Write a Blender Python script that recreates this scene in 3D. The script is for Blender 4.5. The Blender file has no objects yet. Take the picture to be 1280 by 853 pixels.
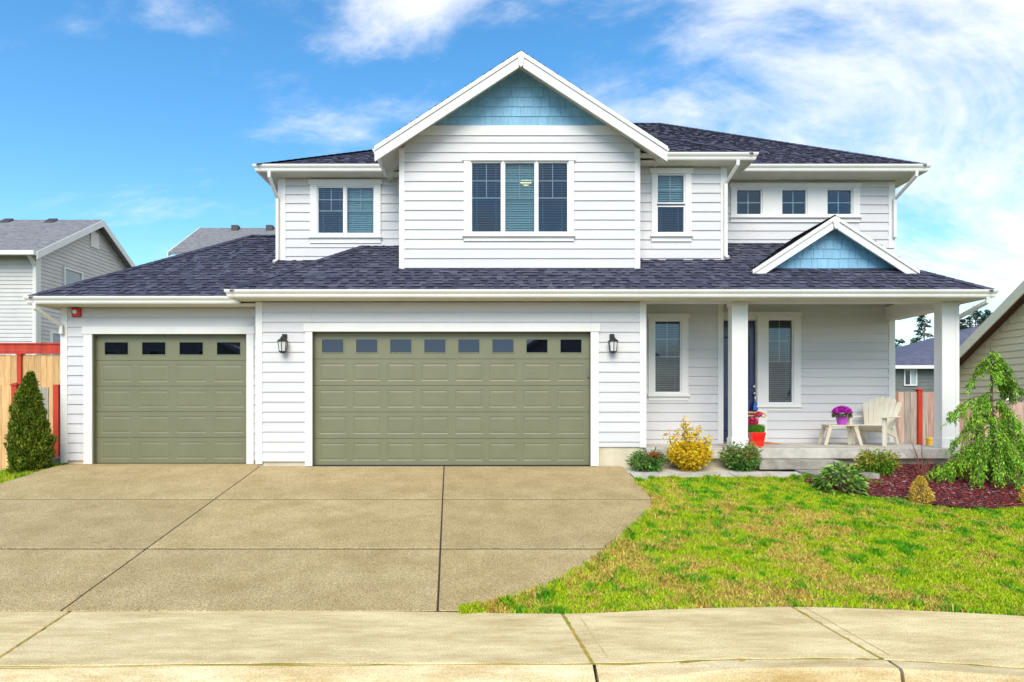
import bpy, math, random
import numpy as np
from mathutils import Vector

random.seed(7)
rng = np.random.default_rng(7)
S = bpy.context.scene
COL = S.collection
R = math.radians

# ------------------------------------------------------------------ camera, sky, sun, exposure
F, CX, CY, D0, EYE = 770.0, 615.0, 508.0, 11.0, 1.07   # focal length, principal point (photo pixels), distance to garage wall, eye height
cam_d = bpy.data.cameras.new('camera')
cam = bpy.data.objects.new('camera', cam_d)
COL.objects.link(cam)
cam.location = (0, -D0, EYE)
cam.rotation_euler = (R(90), 0, 0)
cam_d.sensor_width = 36
cam_d.lens = 36 * F / 1280
cam_d.shift_x = (640 - CX) / 1280
cam_d.shift_y = (CY - 426.5) / 1280
cam_d.clip_end = 3000
cam_d.clip_start = 0.1
S.camera = cam

SUN = Vector((-0.14, -1.0, 0.92)).normalized()
sun_el = math.asin(SUN.z)
sun_rot = math.atan2(SUN.x, SUN.y)
w = bpy.data.worlds.new('World')
S.world = w
w.use_nodes = True
nt = w.node_tree
nt.nodes.clear()
N = nt.nodes.new
L = nt.links.new
out = N('ShaderNodeOutputWorld')
bg = N('ShaderNodeBackground')
bg.inputs['Strength'].default_value = 0.15
sky = N('ShaderNodeTexSky')
sky.sky_type = 'NISHITA'
sky.sun_disc = False
sky.sun_elevation = sun_el
sky.sun_rotation = sun_rot
sky.air_density = 1.0
sky.dust_density = 0.35
sky.ozone_density = 2.2
hsv = N('ShaderNodeHueSaturation')
hsv.inputs['Saturation'].default_value = 1.28
hsv.inputs['Value'].default_value = 1.0
hsv.inputs['Hue'].default_value = 0.493
L(sky.outputs[0], hsv.inputs['Color'])
tc = N('ShaderNodeTexCoord')
sep = N('ShaderNodeSeparateXYZ')
L(tc.outputs['Generated'], sep.inputs[0])
def mth(op, a, b=None, clamp=False, nodes=None):
    n = (nodes or nt).nodes.new('ShaderNodeMath')
    n.operation = op
    n.use_clamp = clamp
    for i, v in enumerate((a, b)):
        if v is None: continue
        if isinstance(v, (int, float)): n.inputs[i].default_value = v
        else: (nodes or nt).links.new(v, n.inputs[i])
    return n.outputs[0]
zz = mth('MAXIMUM', mth('ADD', sep.outputs['Z'], 0.50), 0.12)
cu = mth('DIVIDE', sep.outputs['X'], zz)
cv = mth('DIVIDE', sep.outputs['Y'], zz)
comb = N('ShaderNodeCombineXYZ')
L(cu, comb.inputs[0]); L(cv, comb.inputs[1])
mp = N('ShaderNodeMapping')
mp.inputs['Rotation'].default_value = (0, 0, R(-38))
mp.inputs['Scale'].default_value = (1.25, 2.3, 1)
mp.inputs['Location'].default_value = (9.1, 6.6, 0)
L(comb.outputs[0], mp.inputs[0])
n1 = N('ShaderNodeTexNoise')
n1.inputs['Scale'].default_value = 0.95
n1.inputs['Detail'].default_value = 9
n1.inputs['Roughness'].default_value = 0.61
n1.inputs['Distortion'].default_value = 0.55
L(mp.outputs[0], n1.inputs['Vector'])
n2 = N('ShaderNodeTexNoise')
n2.inputs['Scale'].default_value = 3.4
n2.inputs['Detail'].default_value = 8
n2.inputs['Roughness'].default_value = 0.65
n2.inputs['Distortion'].default_value = 0.4
L(mp.outputs[0], n2.inputs['Vector'])
fld = mth('ADD', mth('MULTIPLY', n1.outputs[0], 0.78), mth('MULTIPLY', n2.outputs[0], 0.22))
# the cloud field thickens towards the east (+X), as a real front does
bias = mth('MULTIPLY', sep.outputs['X'], 0.17)
fld = mth('ADD', fld, bias)
cr = N('ShaderNodeValToRGB')
cr.color_ramp.interpolation = 'EASE'
cr.color_ramp.elements[0].position = 0.465
cr.color_ramp.elements[0].color = (0, 0, 0, 1)
cr.color_ramp.elements[1].position = 0.655
cr.color_ramp.elements[1].color = (1, 1, 1, 1)
L(fld, cr.inputs[0])
mix = N('ShaderNodeMixRGB')
mix.inputs[2].default_value = (4.5, 4.55, 4.75, 1)
L(mth('MULTIPLY', cr.outputs[0], 0.93), mix.inputs[0])
L(hsv.outputs[0], mix.inputs[1])
L(mix.outputs[0], bg.inputs['Color'])
L(bg.outputs[0], out.inputs['Surface'])

sl = bpy.data.lights.new('sun', 'SUN')
sl.energy = 2.2
sl.angle = R(40)
sl.color = (1.0, 0.91, 0.76)
so = bpy.data.objects.new('sun', sl)
COL.objects.link(so)
so.rotation_euler = (-SUN).to_track_quat('-Z', 'Y').to_euler()
so.location = SUN * 30

S.view_settings.view_transform = 'Standard'
S.view_settings.look = 'None'
S.view_settings.gamma = 1
S.view_settings.exposure = 0.80
S.view_settings.use_curve_mapping = False

# ------------------------------------------------------------------ materials
def node_mat(name):
    m = bpy.data.materials.new(name)
    m.use_nodes = True
    t = m.node_tree
    b = t.nodes['Principled BSDF']
    return m, t, b

def mat(name, c1, c2=None, rough=0.6, scale=6.0, detail=5, bump=0.0, bscale=60.0, stretch=(1, 1, 1), rnd=0.0, speck=None, metallic=0.0, lo=0.35, hi=0.65, coat=0.0, spec=0.5, nrough=0.5):
    """principled material: two-tone noise, optional fine speckle, bump and per-object value variation"""
    m, t, b = node_mat(name)
    nd, lk = t.nodes.new, t.links.new
    b.inputs['Roughness'].default_value = rough
    b.inputs['Metallic'].default_value = metallic
    b.inputs['Specular IOR Level'].default_value = spec
    b.inputs['Coat Weight'].default_value = coat
    g = nd('ShaderNodeNewGeometry')
    mpn = nd('ShaderNodeMapping')
    mpn.inputs['Scale'].default_value = stretch
    oi = nd('ShaderNodeObjectInfo')
    if rnd:
        add = nd('ShaderNodeVectorMath'); add.operation = 'ADD'
        sc = nd('ShaderNodeMath'); sc.operation = 'MULTIPLY'; sc.inputs[1].default_value = 37.0
        lk(oi.outputs['Random'], sc.inputs[0]); lk(g.outputs['Position'], add.inputs[0]); lk(sc.outputs[0], add.inputs[1])
        lk(add.outputs[0], mpn.inputs[0])
    else:
        lk(g.outputs['Position'], mpn.inputs[0])
    c2 = c2 or c1
    nz = nd('ShaderNodeTexNoise')
    nz.inputs['Scale'].default_value = scale
    nz.inputs['Detail'].default_value = detail
    nz.inputs['Roughness'].default_value = nrough
    lk(mpn.outputs[0], nz.inputs['Vector'])
    rp = nd('ShaderNodeValToRGB')
    rp.color_ramp.elements[0].position = lo
    rp.color_ramp.elements[1].position = hi
    rp.color_ramp.elements[0].color = (*c1, 1)
    rp.color_ramp.elements[1].color = (*c2, 1)
    lk(nz.outputs[0], rp.inputs[0])
    col = rp.outputs[0]
    if speck:
        sn = nd('ShaderNodeTexNoise'); sn.inputs['Scale'].default_value = speck[0]; sn.inputs['Detail'].default_value = 2
        lk(g.outputs['Position'], sn.inputs['Vector'])
        sr = nd('ShaderNodeValToRGB')
        sr.color_ramp.elements[0].position = 0.32; sr.color_ramp.elements[1].position = 0.68
        a = speck[1]
        sr.color_ramp.elements[0].color = (1 - a, 1 - a, 1 - a, 1); sr.color_ramp.elements[1].color = (1 + a, 1 + a, 1 + a, 1)
        lk(sn.outputs[0], sr.inputs[0])
        mx = nd('ShaderNodeMixRGB'); mx.blend_type = 'MULTIPLY'; mx.inputs[0].default_value = 1
        lk(col, mx.inputs[1]); lk(sr.outputs[0], mx.inputs[2]); col = mx.outputs[0]
    if rnd:
        mr = nd('ShaderNodeMapRange')
        mr.inputs['To Min'].default_value = 1 - rnd; mr.inputs['To Max'].default_value = 1 + rnd
        lk(oi.outputs['Random'], mr.inputs[0])
        mx = nd('ShaderNodeMixRGB'); mx.blend_type = 'MULTIPLY'; mx.inputs[0].default_value = 1
        lk(col, mx.inputs[1]); lk(mr.outputs[0], mx.inputs[2]); col = mx.outputs[0]
    lk(col, b.inputs['Base Color'])
    if bump:
        bn = nd('ShaderNodeTexNoise'); bn.inputs['Scale'].default_value = bscale; bn.inputs['Detail'].default_value = 4
        lk(mpn.outputs[0], bn.inputs['Vector'])
        bp = nd('ShaderNodeBump'); bp.inputs['Strength'].default_value = bump; bp.inputs['Distance'].default_value = 0.01
        lk(bn.outputs[0], bp.inputs['Height']); lk(bp.outputs[0], b.inputs['Normal'])
    return m

def attr_mat(name, rough=0.6, transl=0.0, spec=0.3, bump=0, bscale=200):
    """base colour from the mesh's own colour attribute (one tone for each leaf, blade or tab)"""
    m, t, b = node_mat(name)
    nd, lk = t.nodes.new, t.links.new
    a = nd('ShaderNodeAttribute'); a.attribute_name = 'Col'
    lk(a.outputs['Color'], b.inputs['Base Color'])
    b.inputs['Roughness'].default_value = rough
    b.inputs['Specular IOR Level'].default_value = spec
    if bump:
        g = nd('ShaderNodeNewGeometry')
        bn = nd('ShaderNodeTexNoise'); bn.inputs['Scale'].default_value = bscale
        lk(g.outputs['Position'], bn.inputs['Vector'])
        bp = nd('ShaderNodeBump'); bp.inputs['Strength'].default_value = bump; bp.inputs['Distance'].default_value = 0.004
        lk(bn.outputs[0], bp.inputs['Height']); lk(bp.outputs[0], b.inputs['Normal'])
    if transl:
        tr = nd('ShaderNodeBsdfTranslucent'); lk(a.outputs['Color'], tr.inputs['Color'])
        ms = nd('ShaderNodeMixShader'); ms.inputs[0].default_value = transl
        lk(b.outputs[0], ms.inputs[1]); lk(tr.outputs[0], ms.inputs[2])
        lk(ms.outputs[0], t.nodes['Material Output'].inputs['Surface'])
    return m

def glass_mat(name, tint, ior=1.5, gloss=(0.95, 0.97, 1.0), trans=1.0):
    """thin window glass: clear tinted sheet with a Fresnel reflection"""
    m, t, b = node_mat(name)
    t.nodes.remove(b)
    nd, lk = t.nodes.new, t.links.new
    tr = nd('ShaderNodeBsdfTransparent'); tr.inputs[0].default_value = (*tint, 1)
    gl = nd('ShaderNodeBsdfGlossy'); gl.inputs['Roughness'].default_value = 0.012; gl.inputs[0].default_value = (*gloss, 1)
    fr = nd('ShaderNodeFresnel'); fr.inputs[0].default_value = ior
    ms = nd('ShaderNodeMixShader')
    lk(fr.outputs[0], ms.inputs[0]); lk(tr.outputs[0], ms.inputs[1]); lk(gl.outputs[0], ms.inputs[2])
    lk(ms.outputs[0], t.nodes['Material Output'].inputs['Surface'])
    return m

def emit_mat(name, c, s):
    m, t, b = node_mat(name)
    b.inputs['Base Color'].default_value = (*c, 1)
    b.inputs['Emission Color'].default_value = (*c, 1)
    b.inputs['Emission Strength'].default_value = s
    return m

M = {}
M['siding'] = mat('white_siding', (0.575, 0.57, 0.575), (0.62, 0.615, 0.615), 0.55, 1.7, 6, 0.25, 35, (0.35, 1, 3.5), 0.018)
M['trim'] = mat('white_trim', (0.71, 0.70, 0.67), (0.76, 0.75, 0.72), 0.45, 2.2, 5, 0.06, 40)
M['gutter'] = mat('gutter_paint', (0.70, 0.69, 0.63), (0.75, 0.74, 0.69), 0.32, 1.5)
M['soffit'] = mat('cream_soffit', (0.66, 0.63, 0.52), (0.72, 0.69, 0.59), 0.7, 3)
M['sheath'] = mat('house_sheathing', (0.45, 0.44, 0.42), None, 0.9)
M['olive'] = mat('olive_door_paint', (0.160, 0.164, 0.092), (0.174, 0.178, 0.102), 0.42, 2.5, 5, 0.05, 120)
M['blue'] = mat('blue_shingle', (0.195, 0.41, 0.58), (0.245, 0.48, 0.65), 0.7, 5, 5, 0.3, 45, (6, 6, 0.6), 0.07)
M['shingle'] = attr_mat('roof_shingle', 0.9, 0, 0.2, 0.5, 260)
M['found'] = mat('foundation_concrete', (0.52, 0.46, 0.32), (0.62, 0.56, 0.42), 0.85, 4, 6, 0.25, 30, speck=(90, .08))
M['stepc'] = mat('step_concrete', (0.21, 0.19, 0.16), (0.36, 0.33, 0.28), 0.85, 5, 6, 0.3, 50, speck=(120, .25))
M['porch'] = mat('porch_concrete', (0.40, 0.37, 0.32), (0.56, 0.52, 0.46), 0.85, 5, 6, 0.3, 50, speck=(130, .16))
M['aggr'] = mat('exposed_aggregate', (0.355, 0.255, 0.105), (0.52, 0.395, 0.20), 0.85, 1.9, 9, 0.9, 120, rnd=0.05, speck=(85, .5), lo=.3, hi=.7, nrough=.68)
M['walk'] = mat('sidewalk_concrete', (0.45, 0.315, 0.125), (0.80, 0.655, 0.36), 0.85, 2.6, 12, 0.4, 80, (0.5, 1.9, 1), 0.05, speck=(95, .25), lo=.30, hi=.62, nrough=.76)
M['kerb'] = mat('kerb_concrete', (0.44, 0.31, 0.12), (0.72, 0.60, 0.36), 0.85, 2.6, 8, 0.3, 60, (0.5, 2, 2), 0.03, speck=(100, .2), nrough=.7)
M['gutterpan'] = mat('gutter_pan_concrete', (0.36, 0.27, 0.13), (0.50, 0.41, 0.25), 0.9, 2.4, 7, 0.3, 60, (0.4, 2.5, 1), speck=(100, .15))
M['asphalt'] = mat('asphalt', (0.045, 0.045, 0.045), (0.06, 0.058, 0.055), 0.9, 9, 4, 0.5, 90, speck=(120, .3))
M['joint'] = mat('joint_dirt', (0.025, 0.018, 0.010), (0.05, 0.038, 0.02), 0.95, 6)
M['moss'] = mat('moss', (0.26, 0.25, 0.02), (0.46, 0.30, 0.05), 0.95, 9, 5, 0.8, 80)
M['soil'] = mat('turf_soil', (0.16, 0.17, 0.03), (0.30, 0.24, 0.07), 0.95, 3.5, 6, 0.8, 50)
M['ground'] = mat('rough_grass_ground', (0.07, 0.11, 0.025), (0.13, 0.15, 0.045), 0.95, 0.8, 6)
M['mulchbed'] = mat('mulch_soil', (0.055, 0.018, 0.014), (0.12, 0.035, 0.03), 0.95, 18, 5, 0.9, 70)
M['leaf'] = attr_mat('leaf', 0.5, 0.28, 0.35)
M['needle'] = attr_mat('needle', 0.6, 0.2, 0.25)
M['grass'] = attr_mat('grass_blade', 0.6, 0.30, 0.2)
M['mulch'] = attr_mat('mulch_chip', 0.9, 0, 0.2)
M['petal'] = attr_mat('petal', 0.5, 0.25, 0.2)
M['bark'] = mat('bark', (0.10, 0.065, 0.04), (0.19, 0.12, 0.08), 0.9, 22, 5, 0.6, 60)
M['twig'] = mat('red_twig', (0.20, 0.05, 0.035), (0.28, 0.10, 0.06), 0.7, 10)
M['glass'] = glass_mat('window_glass', (0.74, 0.80, 0.81), 1.5)
M['gglass'] = glass_mat('garage_glass', (0.20, 0.20, 0.28), 1.62, (.78, .80, 1.0))
M['vinyl'] = mat('window_vinyl', (0.74, 0.75, 0.76), (0.78, 0.79, 0.80), 0.4, 3)
M['blind'] = mat('blind_slats', (0.34, 0.37, 0.43), (0.40, 0.43, 0.48), 0.55, 4)
M['tealblind'] = mat('closed_blind_slats', (0.52, 0.76, 0.75), (0.58, 0.82, 0.80), 0.55, 4)  # white slats tinted teal for the light-blue reflection; brighter copy of the grey slats
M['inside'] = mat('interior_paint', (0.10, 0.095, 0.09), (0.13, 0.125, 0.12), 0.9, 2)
M['door'] = mat('navy_door_paint', (0.010, 0.018, 0.085), (0.014, 0.024, 0.11), 0.3, 2, coat=0.3)
M['navyglass'] = glass_mat('sidelight_glass', (0.30, 0.36, 0.50), 1.5)
M['nickel'] = mat('brushed_nickel', (0.62, 0.60, 0.55), None, 0.28, 5, metallic=1.0)
M['black'] = mat('black_metal', (0.012, 0.012, 0.014), (0.022, 0.022, 0.024), 0.45, 9)
M['frost'] = mat('lantern_glass', (0.62, 0.64, 0.62), (0.70, 0.72, 0.70), 0.25, 6)
M['red'] = mat('alarm_red', (0.52, 0.012, 0.008), (0.58, 0.018, 0.01), 0.35, 4)
M['redpot'] = mat('red_glazed_pot', (0.70, 0.010, 0.006), (0.78, 0.015, 0.008), 0.2, 4, coat=0.4)
M['redwood'] = mat('red_stained_wood', (0.40, 0.022, 0.007), (0.55, 0.045, 0.012), 0.65, 9, 5, 0.4, 30, (1, 1, .15))
M['cedar'] = mat('new_cedar', (0.60, 0.33, 0.125), (0.74, 0.47, 0.21), 0.75, 9, 6, 0.5, 40, (4, 4, 0.35), 0.16)
M['oldcedar'] = mat('weathered_cedar', (0.34, 0.27, 0.22), (0.56, 0.46, 0.38), 0.85, 8, 6, 0.6, 40, (4, 4, 0.3), 0.2)
M['pinkcedar'] = mat('weathered_pink_cedar', (0.42, 0.24, 0.19), (0.60, 0.44, 0.36), 0.85, 8, 6, 0.6, 40, (4, 4, 0.3), 0.2)
M['rosycedar'] = mat('weathered_rosy_cedar', (0.40, 0.20, 0.15), (0.54, 0.36, 0.29), 0.85, 8, 6, 0.6, 40, (4, 4, 0.3), 0.2)
M['greyboard'] = mat('grey_cedar', (0.36, 0.33, 0.26), (0.50, 0.46, 0.38), 0.85, 8, 6, 0.6, 40, (4, 4, 0.3), 0.15)
M['nb_siding'] = mat('grey_vinyl_siding', (0.54, 0.53, 0.505), (0.59, 0.58, 0.555), 0.6, 2)
M['nb_roof'] = mat('grey_shingles', (0.13, 0.13, 0.14), (0.24, 0.235, 0.24), 0.9, 5, 6, 0.5, 40, (1, 3, 3), speck=(26, .22))
M['nb_dark'] = mat('slate_siding', (0.115, 0.13, 0.12), (0.14, 0.155, 0.145), 0.7, 2)
M['nb_dkroof'] = mat('dark_blue_shingles', (0.07, 0.075, 0.12), (0.10, 0.105, 0.16), 0.9, 3, 6, 0.4, 30, speck=(24, .2))
M['tan'] = mat('tan_siding', (0.70, 0.59, 0.36), (0.75, 0.64, 0.40), 0.65, 2, 5, 0.2, 40, (1, .4, 3), 0.02)
M['tantrim'] = mat('tan_trim', (0.80, 0.70, 0.48), (0.84, 0.74, 0.52), 0.6, 3)
M['brown'] = mat('brown_trim', (0.10, 0.03, 0.015), (0.14, 0.05, 0.025), 0.7, 3)
M['chair'] = mat('cream_plastic', (0.66, 0.61, 0.47), (0.73, 0.68, 0.55), 0.42, 4)
M['table'] = mat('tan_plastic', (0.52, 0.44, 0.30), (0.60, 0.52, 0.37), 0.45, 4)
M['magpot'] = mat('purple_pot', (0.45, 0.05, 0.50), (0.55, 0.09, 0.58), 0.35, 6)
M['wood'] = mat('tan_wood', (0.50, 0.23, 0.07), (0.60, 0.32, 0.12), 0.6, 14, 5, 0.3, 30, (1, 6, 6))
M['mat'] = mat('coir_mat', (0.42, 0.17, 0.06), (0.52, 0.24, 0.09), 0.95, 30, 4, 0.8, 150)
M['yellow'] = mat('yellow_plastic', (0.72, 0.42, 0.02), (0.78, 0.48, 0.04), 0.4, 5)
M['greypot'] = mat('grey_plastic_pot', (0.30, 0.26, 0.23), (0.40, 0.36, 0.32), 0.55, 8)
M['bluetag'] = mat('blue_tag', (0.015, 0.10, 0.42), (0.02, 0.14, 0.50), 0.5, 8)
M['steel'] = mat('brushed_steel', (0.55, 0.56, 0.58), None, 0.3, 5, metallic=0.9)
M['keypad'] = mat('keypad_plastic', (0.15, 0.15, 0.10), None, 0.5, 5)
M['vent'] = mat('dark_vent', (0.05, 0.045, 0.045), None, 0.6, 5)
M['white'] = mat('white_plastic', (0.75, 0.74, 0.72), None, 0.35, 5)

# ------------------------------------------------------------------ helpers
WO = {}                                            # world position of each object as built
def wpos(o): return WO.get(o.name, Vector((0, 0, 0))) if o else Vector((0, 0, 0))

def U(px, py, Y):                                  # photo pixel on the frontal plane at depth Y -> X, Z
    d = D0 + Y
    return ((px - CX) * d / F, EYE - (py - CY) * d / F)
def UX(px, Y): return (px - CX) * (D0 + Y) / F
def UZ(py, Y): return EYE - (py - CY) * (D0 + Y) / F
SL = 0.127                                         # the front yard rises towards the house
def gpt(px, py):                                   # photo pixel on the sloping yard
    d = (EYE + D0 * SL) / (SL + (py - CY) / F)
    return ((px - CX) * d / F, d - D0, SL * (d - D0))
SWZ = -0.716
def spt(px, py, z=SWZ):                            # photo pixel on the flat pavement
    d = (EYE - z) * F / (py - CY)
    return ((px - CX) * d / F, d - D0, z)

class MB:
    def __init__(s): s.v = []; s.f = []
    def add(s, vs, fs):
        k = len(s.v); s.v += [tuple(v) for v in vs]; s.f += [tuple(i + k for i in f) for f in fs]; return s
    def box(s, x0, x1, y0, y1, z0, z1):
        return s.add([(x0, y0, z0), (x1, y0, z0), (x1, y1, z0), (x0, y1, z0), (x0, y0, z1), (x1, y0, z1), (x1, y1, z1), (x0, y1, z1)],
                     [(0, 3, 2, 1), (4, 5, 6, 7), (0, 1, 5, 4), (1, 2, 6, 5), (2, 3, 7, 6), (3, 0, 4, 7)])
    def hexa(s, a, b):                             # two quads (lists of four points) joined
        return s.add(list(a) + list(b), [(0, 3, 2, 1), (4, 5, 6, 7), (0, 1, 5, 4), (1, 2, 6, 5), (2, 3, 7, 6), (3, 0, 4, 7)])
    def slab(s, poly, dv):                         # polygon extruded by vector dv
        n = len(poly); p = [Vector(q) for q in poly]; q = [x + Vector(dv) for x in p]
        return s.add(p + q, [tuple(range(n)), tuple(range(2 * n - 1, n - 1, -1))] + [(i, i + n, (i + 1) % n + n, (i + 1) % n) for i in range(n)])
    def xz(s, poly, y0, y1): return s.slab([(x, y0, z) for x, z in poly], (0, y1 - y0, 0))
    def tube(s, path, rad, n=8, cap=True):
        P = [Vector(p) for p in path]; m = len(P)
        rs = rad if isinstance(rad, (list, tuple)) else [rad] * m
        k = len(s.v); prev = None
        for i in range(m):
            t = (P[min(i + 1, m - 1)] - P[max(i - 1, 0)]).normalized()
            if prev is None:
                a = Vector((0, 0, 1)) if abs(t.z) < 0.9 else Vector((1, 0, 0))
                u = t.cross(a).normalized()
            else:
                u = (prev - t * prev.dot(t)).normalized()
            prev = u; v = t.cross(u)
            for j in range(n):
                an = 2 * math.pi * (j + 0.5) / n
                s.v.append(tuple(P[i] + (u * math.cos(an) + v * math.sin(an)) * rs[i]))
        for i in range(m - 1):
            for j in range(n):
                a = k + i * n + j; b = k + i * n + (j + 1) % n
                s.f.append((a, b, b + n, a + n))
        if cap:
            s.f.append(tuple(k + j for j in range(n))[::-1]); s.f.append(tuple(k + (m - 1) * n + j for j in range(n)))
        return s
    def lathe(s, prof, n=20, c=(0, 0, 0), sq=False):
        k = len(s.v)
        for r, z in prof:
            for j in range(n):
                an = 2 * math.pi * j / n + math.pi / n
                s.v.append((c[0] + r * math.cos(an), c[1] + r * math.sin(an), c[2] + z))
        for i in range(len(prof) - 1):
            for j in range(n):
                a = k + i * n + j; b = k + i * n + (j + 1) % n
                s.f.append((a, b, b + n, a + n))
        s.f.append(tuple(k + j for j in range(n))[::-1]); s.f.append(tuple(k + (len(prof) - 1) * n + j for j in range(n)))
        return s
    def sweep(s, prof, path):
        """prof: (outward, z) points; path: XYZ points; outward = right-hand side of travel; mitred"""
        P = [Vector(p) for p in path]; m = len(P); n = len(prof); k = len(s.v)
        for i in range(m):
            dirs = []
            if i > 0: dirs.append((P[i] - P[i - 1]).normalized())
            if i < m - 1: dirs.append((P[i + 1] - P[i]).normalized())
            ns = [Vector((d.y, -d.x, 0)).normalized() for d in dirs]
            if len(ns) == 2:
                b = (ns[0] + ns[1]).normalized(); o = b / max(0.2, b.dot(ns[0]))
            else: o = ns[0]
            for a, z in prof: s.v.append(tuple(P[i] + o * a + Vector((0, 0, z))))
        for i in range(m - 1):
            for j in range(n):
                a = k + i * n + j; b = k + i * n + (j + 1) % n
                s.f.append((a, b, b + n, a + n))
        s.f.append(tuple(k + j for j in range(n))); s.f.append(tuple(k + (m - 1) * n + j for j in range(n))[::-1])
        return s
    def build(s, name, m, parent=None, smooth=False, bevel=0, seg=2):
        v = np.array(s.v, dtype=float)
        lo, hi = v.min(0), v.max(0)
        c = Vector(((lo[0] + hi[0]) / 2, (lo[1] + hi[1]) / 2, lo[2]))
        me = bpy.data.meshes.new(name)
        me.from_pydata([(a - c.x, b - c.y, d - c.z) for a, b, d in s.v], [], s.f)
        me.validate(); me.update()
        if isinstance(m, str): m = M[m]
        me.materials.append(m)
        if smooth: me.polygons.foreach_set('use_smooth', [True] * len(me.polygons))
        o = bpy.data.objects.new(name, me); COL.objects.link(o)
        WO[o.name] = c
        if parent: o.parent = parent
        o.location = c - wpos(parent)
        if bevel:
            bv = o.modifiers.new('bevel', 'BEVEL'); bv.width = bevel; bv.segments = seg; bv.limit_method = 'ANGLE'
        return o

def box(name, m, parent, x0, x1, y0, y1, z0, z1, bevel=0):
    return MB().box(x0, x1, y0, y1, z0, z1).build(name, m, parent, bevel=bevel)

def thing(name, label, cat, loc=(0, 0, 0), group=None):
    o = bpy.data.objects.new(name, None); COL.objects.link(o)
    o.empty_display_size = 0.2
    o.location = loc; WO[o.name] = Vector(loc)
    o['label'] = label; o['category'] = cat
    if group: o['group'] = group
    return o
def tag(o, label=None, cat=None, group=None, kind=None):
    if label: o['label'] = label
    if cat: o['category'] = cat
    if group: o['group'] = group
    if kind: o['kind'] = kind
    return o

def np_mesh(name, verts, nper, m, parent=None, cols=None, loc=None, smooth=False):
    """many equal polygons of nper vertices each, with one colour for each polygon"""
    V = np.asarray(verts, dtype=np.float32).reshape(-1, 3)
    if loc is None:
        lo, hi = V.min(0), V.max(0); loc = ((lo[0] + hi[0]) / 2, (lo[1] + hi[1]) / 2, lo[2])
    loc = Vector([float(q) for q in loc])
    V = V - np.array(loc, dtype=np.float32)
    n = len(V); f = n // nper
    me = bpy.data.meshes.new(name)
    me.vertices.add(n); me.vertices.foreach_set('co', V.ravel())
    me.loops.add(n); me.loops.foreach_set('vertex_index', np.arange(n, dtype=np.int32))
    me.polygons.add(f); me.polygons.foreach_set('loop_start', np.arange(0, n, nper, dtype=np.int32))
    me.polygons.foreach_set('loop_total', np.full(f, nper, dtype=np.int32))
    if cols is not None:
        a = me.color_attributes.new('Col', 'FLOAT_COLOR', 'POINT')
        c = np.ones((n, 4), dtype=np.float32); c[:, :3] = np.repeat(np.asarray(cols, dtype=np.float32), nper, axis=0)
        a.data.foreach_set('color', c.ravel())
    me.update(calc_edges=True)
    me.materials.append(M[m] if isinstance(m, str) else m)
    o = bpy.data.objects.new(name, me); COL.objects.link(o)
    WO[o.name] = loc
    if parent: o.parent = parent
    o.location = loc - wpos(parent)
    return o

def nrm(a): return a / np.maximum(np.linalg.norm(a, axis=-1, keepdims=True), 1e-9)
def leaves(P, Dn, Ln, Wd, droop=0.15, up=None):
    """diamond leaves: base points P, directions Dn -> (n,4,3)"""
    P = np.asarray(P, float); Dn = nrm(np.asarray(Dn, float)); n = len(P)
    Ln = np.broadcast_to(np.asarray(Ln, float).reshape(-1, 1), (n, 1)); Wd = np.broadcast_to(np.asarray(Wd, float).reshape(-1, 1), (n, 1))
    r = rng.normal(size=(n, 3)) if up is None else np.asarray(up, float) + rng.normal(size=(n, 3)) * 0.5
    sd = nrm(np.cross(Dn, r))
    mid = P + Dn * Ln * 0.5
    tip = P + Dn * Ln; tip[:, 2] -= (Ln[:, 0] * droop)
    return np.stack([P, mid + sd * Wd * 0.5, tip, mid - sd * Wd * 0.5], axis=1)
def tone(n, cols, wts=None, jit=0.15):
    cols = np.array(cols, float); k = rng.choice(len(cols), n, p=wts)
    return np.clip(cols[k] * (1 + rng.normal(size=(n, 1)) * jit), 0.003, 0.95)

# ------------------------------------------------------------------ the setting: ground, driveway, pavement, street, lawn
def yard_z(x, y):
    if y < -5.63: z = SWZ
    elif y < 0: z = SL * y
    else: z = max(-0.30, -0.06 * y)
    if x < -7.8 and y > -5.63: z -= min(0.35, 0.10 * (-7.8 - x)) * min(1, (y + 5.63) / 3)
    return z
xs = [-900, -200, -60, -30, -20, -14, -11, -9.5, -8.6, -7.8, -5, -2, 0, 2, 4, 6, 8, 10, 13, 20, 40, 80, 250, 900]
ys = [-900, -200, -60, -25, -12, -7.6, -7.0, -5.63, -4, -2, -1, -0.4, 0, 1, 2.5, 4, 8, 15, 30, 60, 150, 400, 1500]
vs, fs = [], []
for y in ys:
    for x in xs:
        z = (-0.98 if y < -6.5 else yard_z(x, y) - 0.09)
        vs.append((x, y, z))
nx = len(xs)
for j in range(len(ys) - 1):
    for i in range(nx - 1):
        a = j * nx + i; fs.append((a, a + 1, a + 1 + nx, a + nx))
g = MB().add(vs, fs).build('ground', 'ground', smooth=True); tag(g, kind='structure')

def smooth_line(pts, n=6):
    P = [Vector(p) for p in pts]; o = []
    for i in range(len(P) - 1):
        a, b, c, d = P[max(i - 1, 0)], P[i], P[i + 1], P[min(i + 2, len(P) - 1)]
        for k in range(n):
            t = k / n
            o.append(0.5 * ((2 * b) + (c - a) * t + (2 * a - 5 * b + 4 * c - d) * t * t + (3 * b - a - 3 * c + d) * t ** 3))
    o.append(P[-1]); return o

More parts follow.
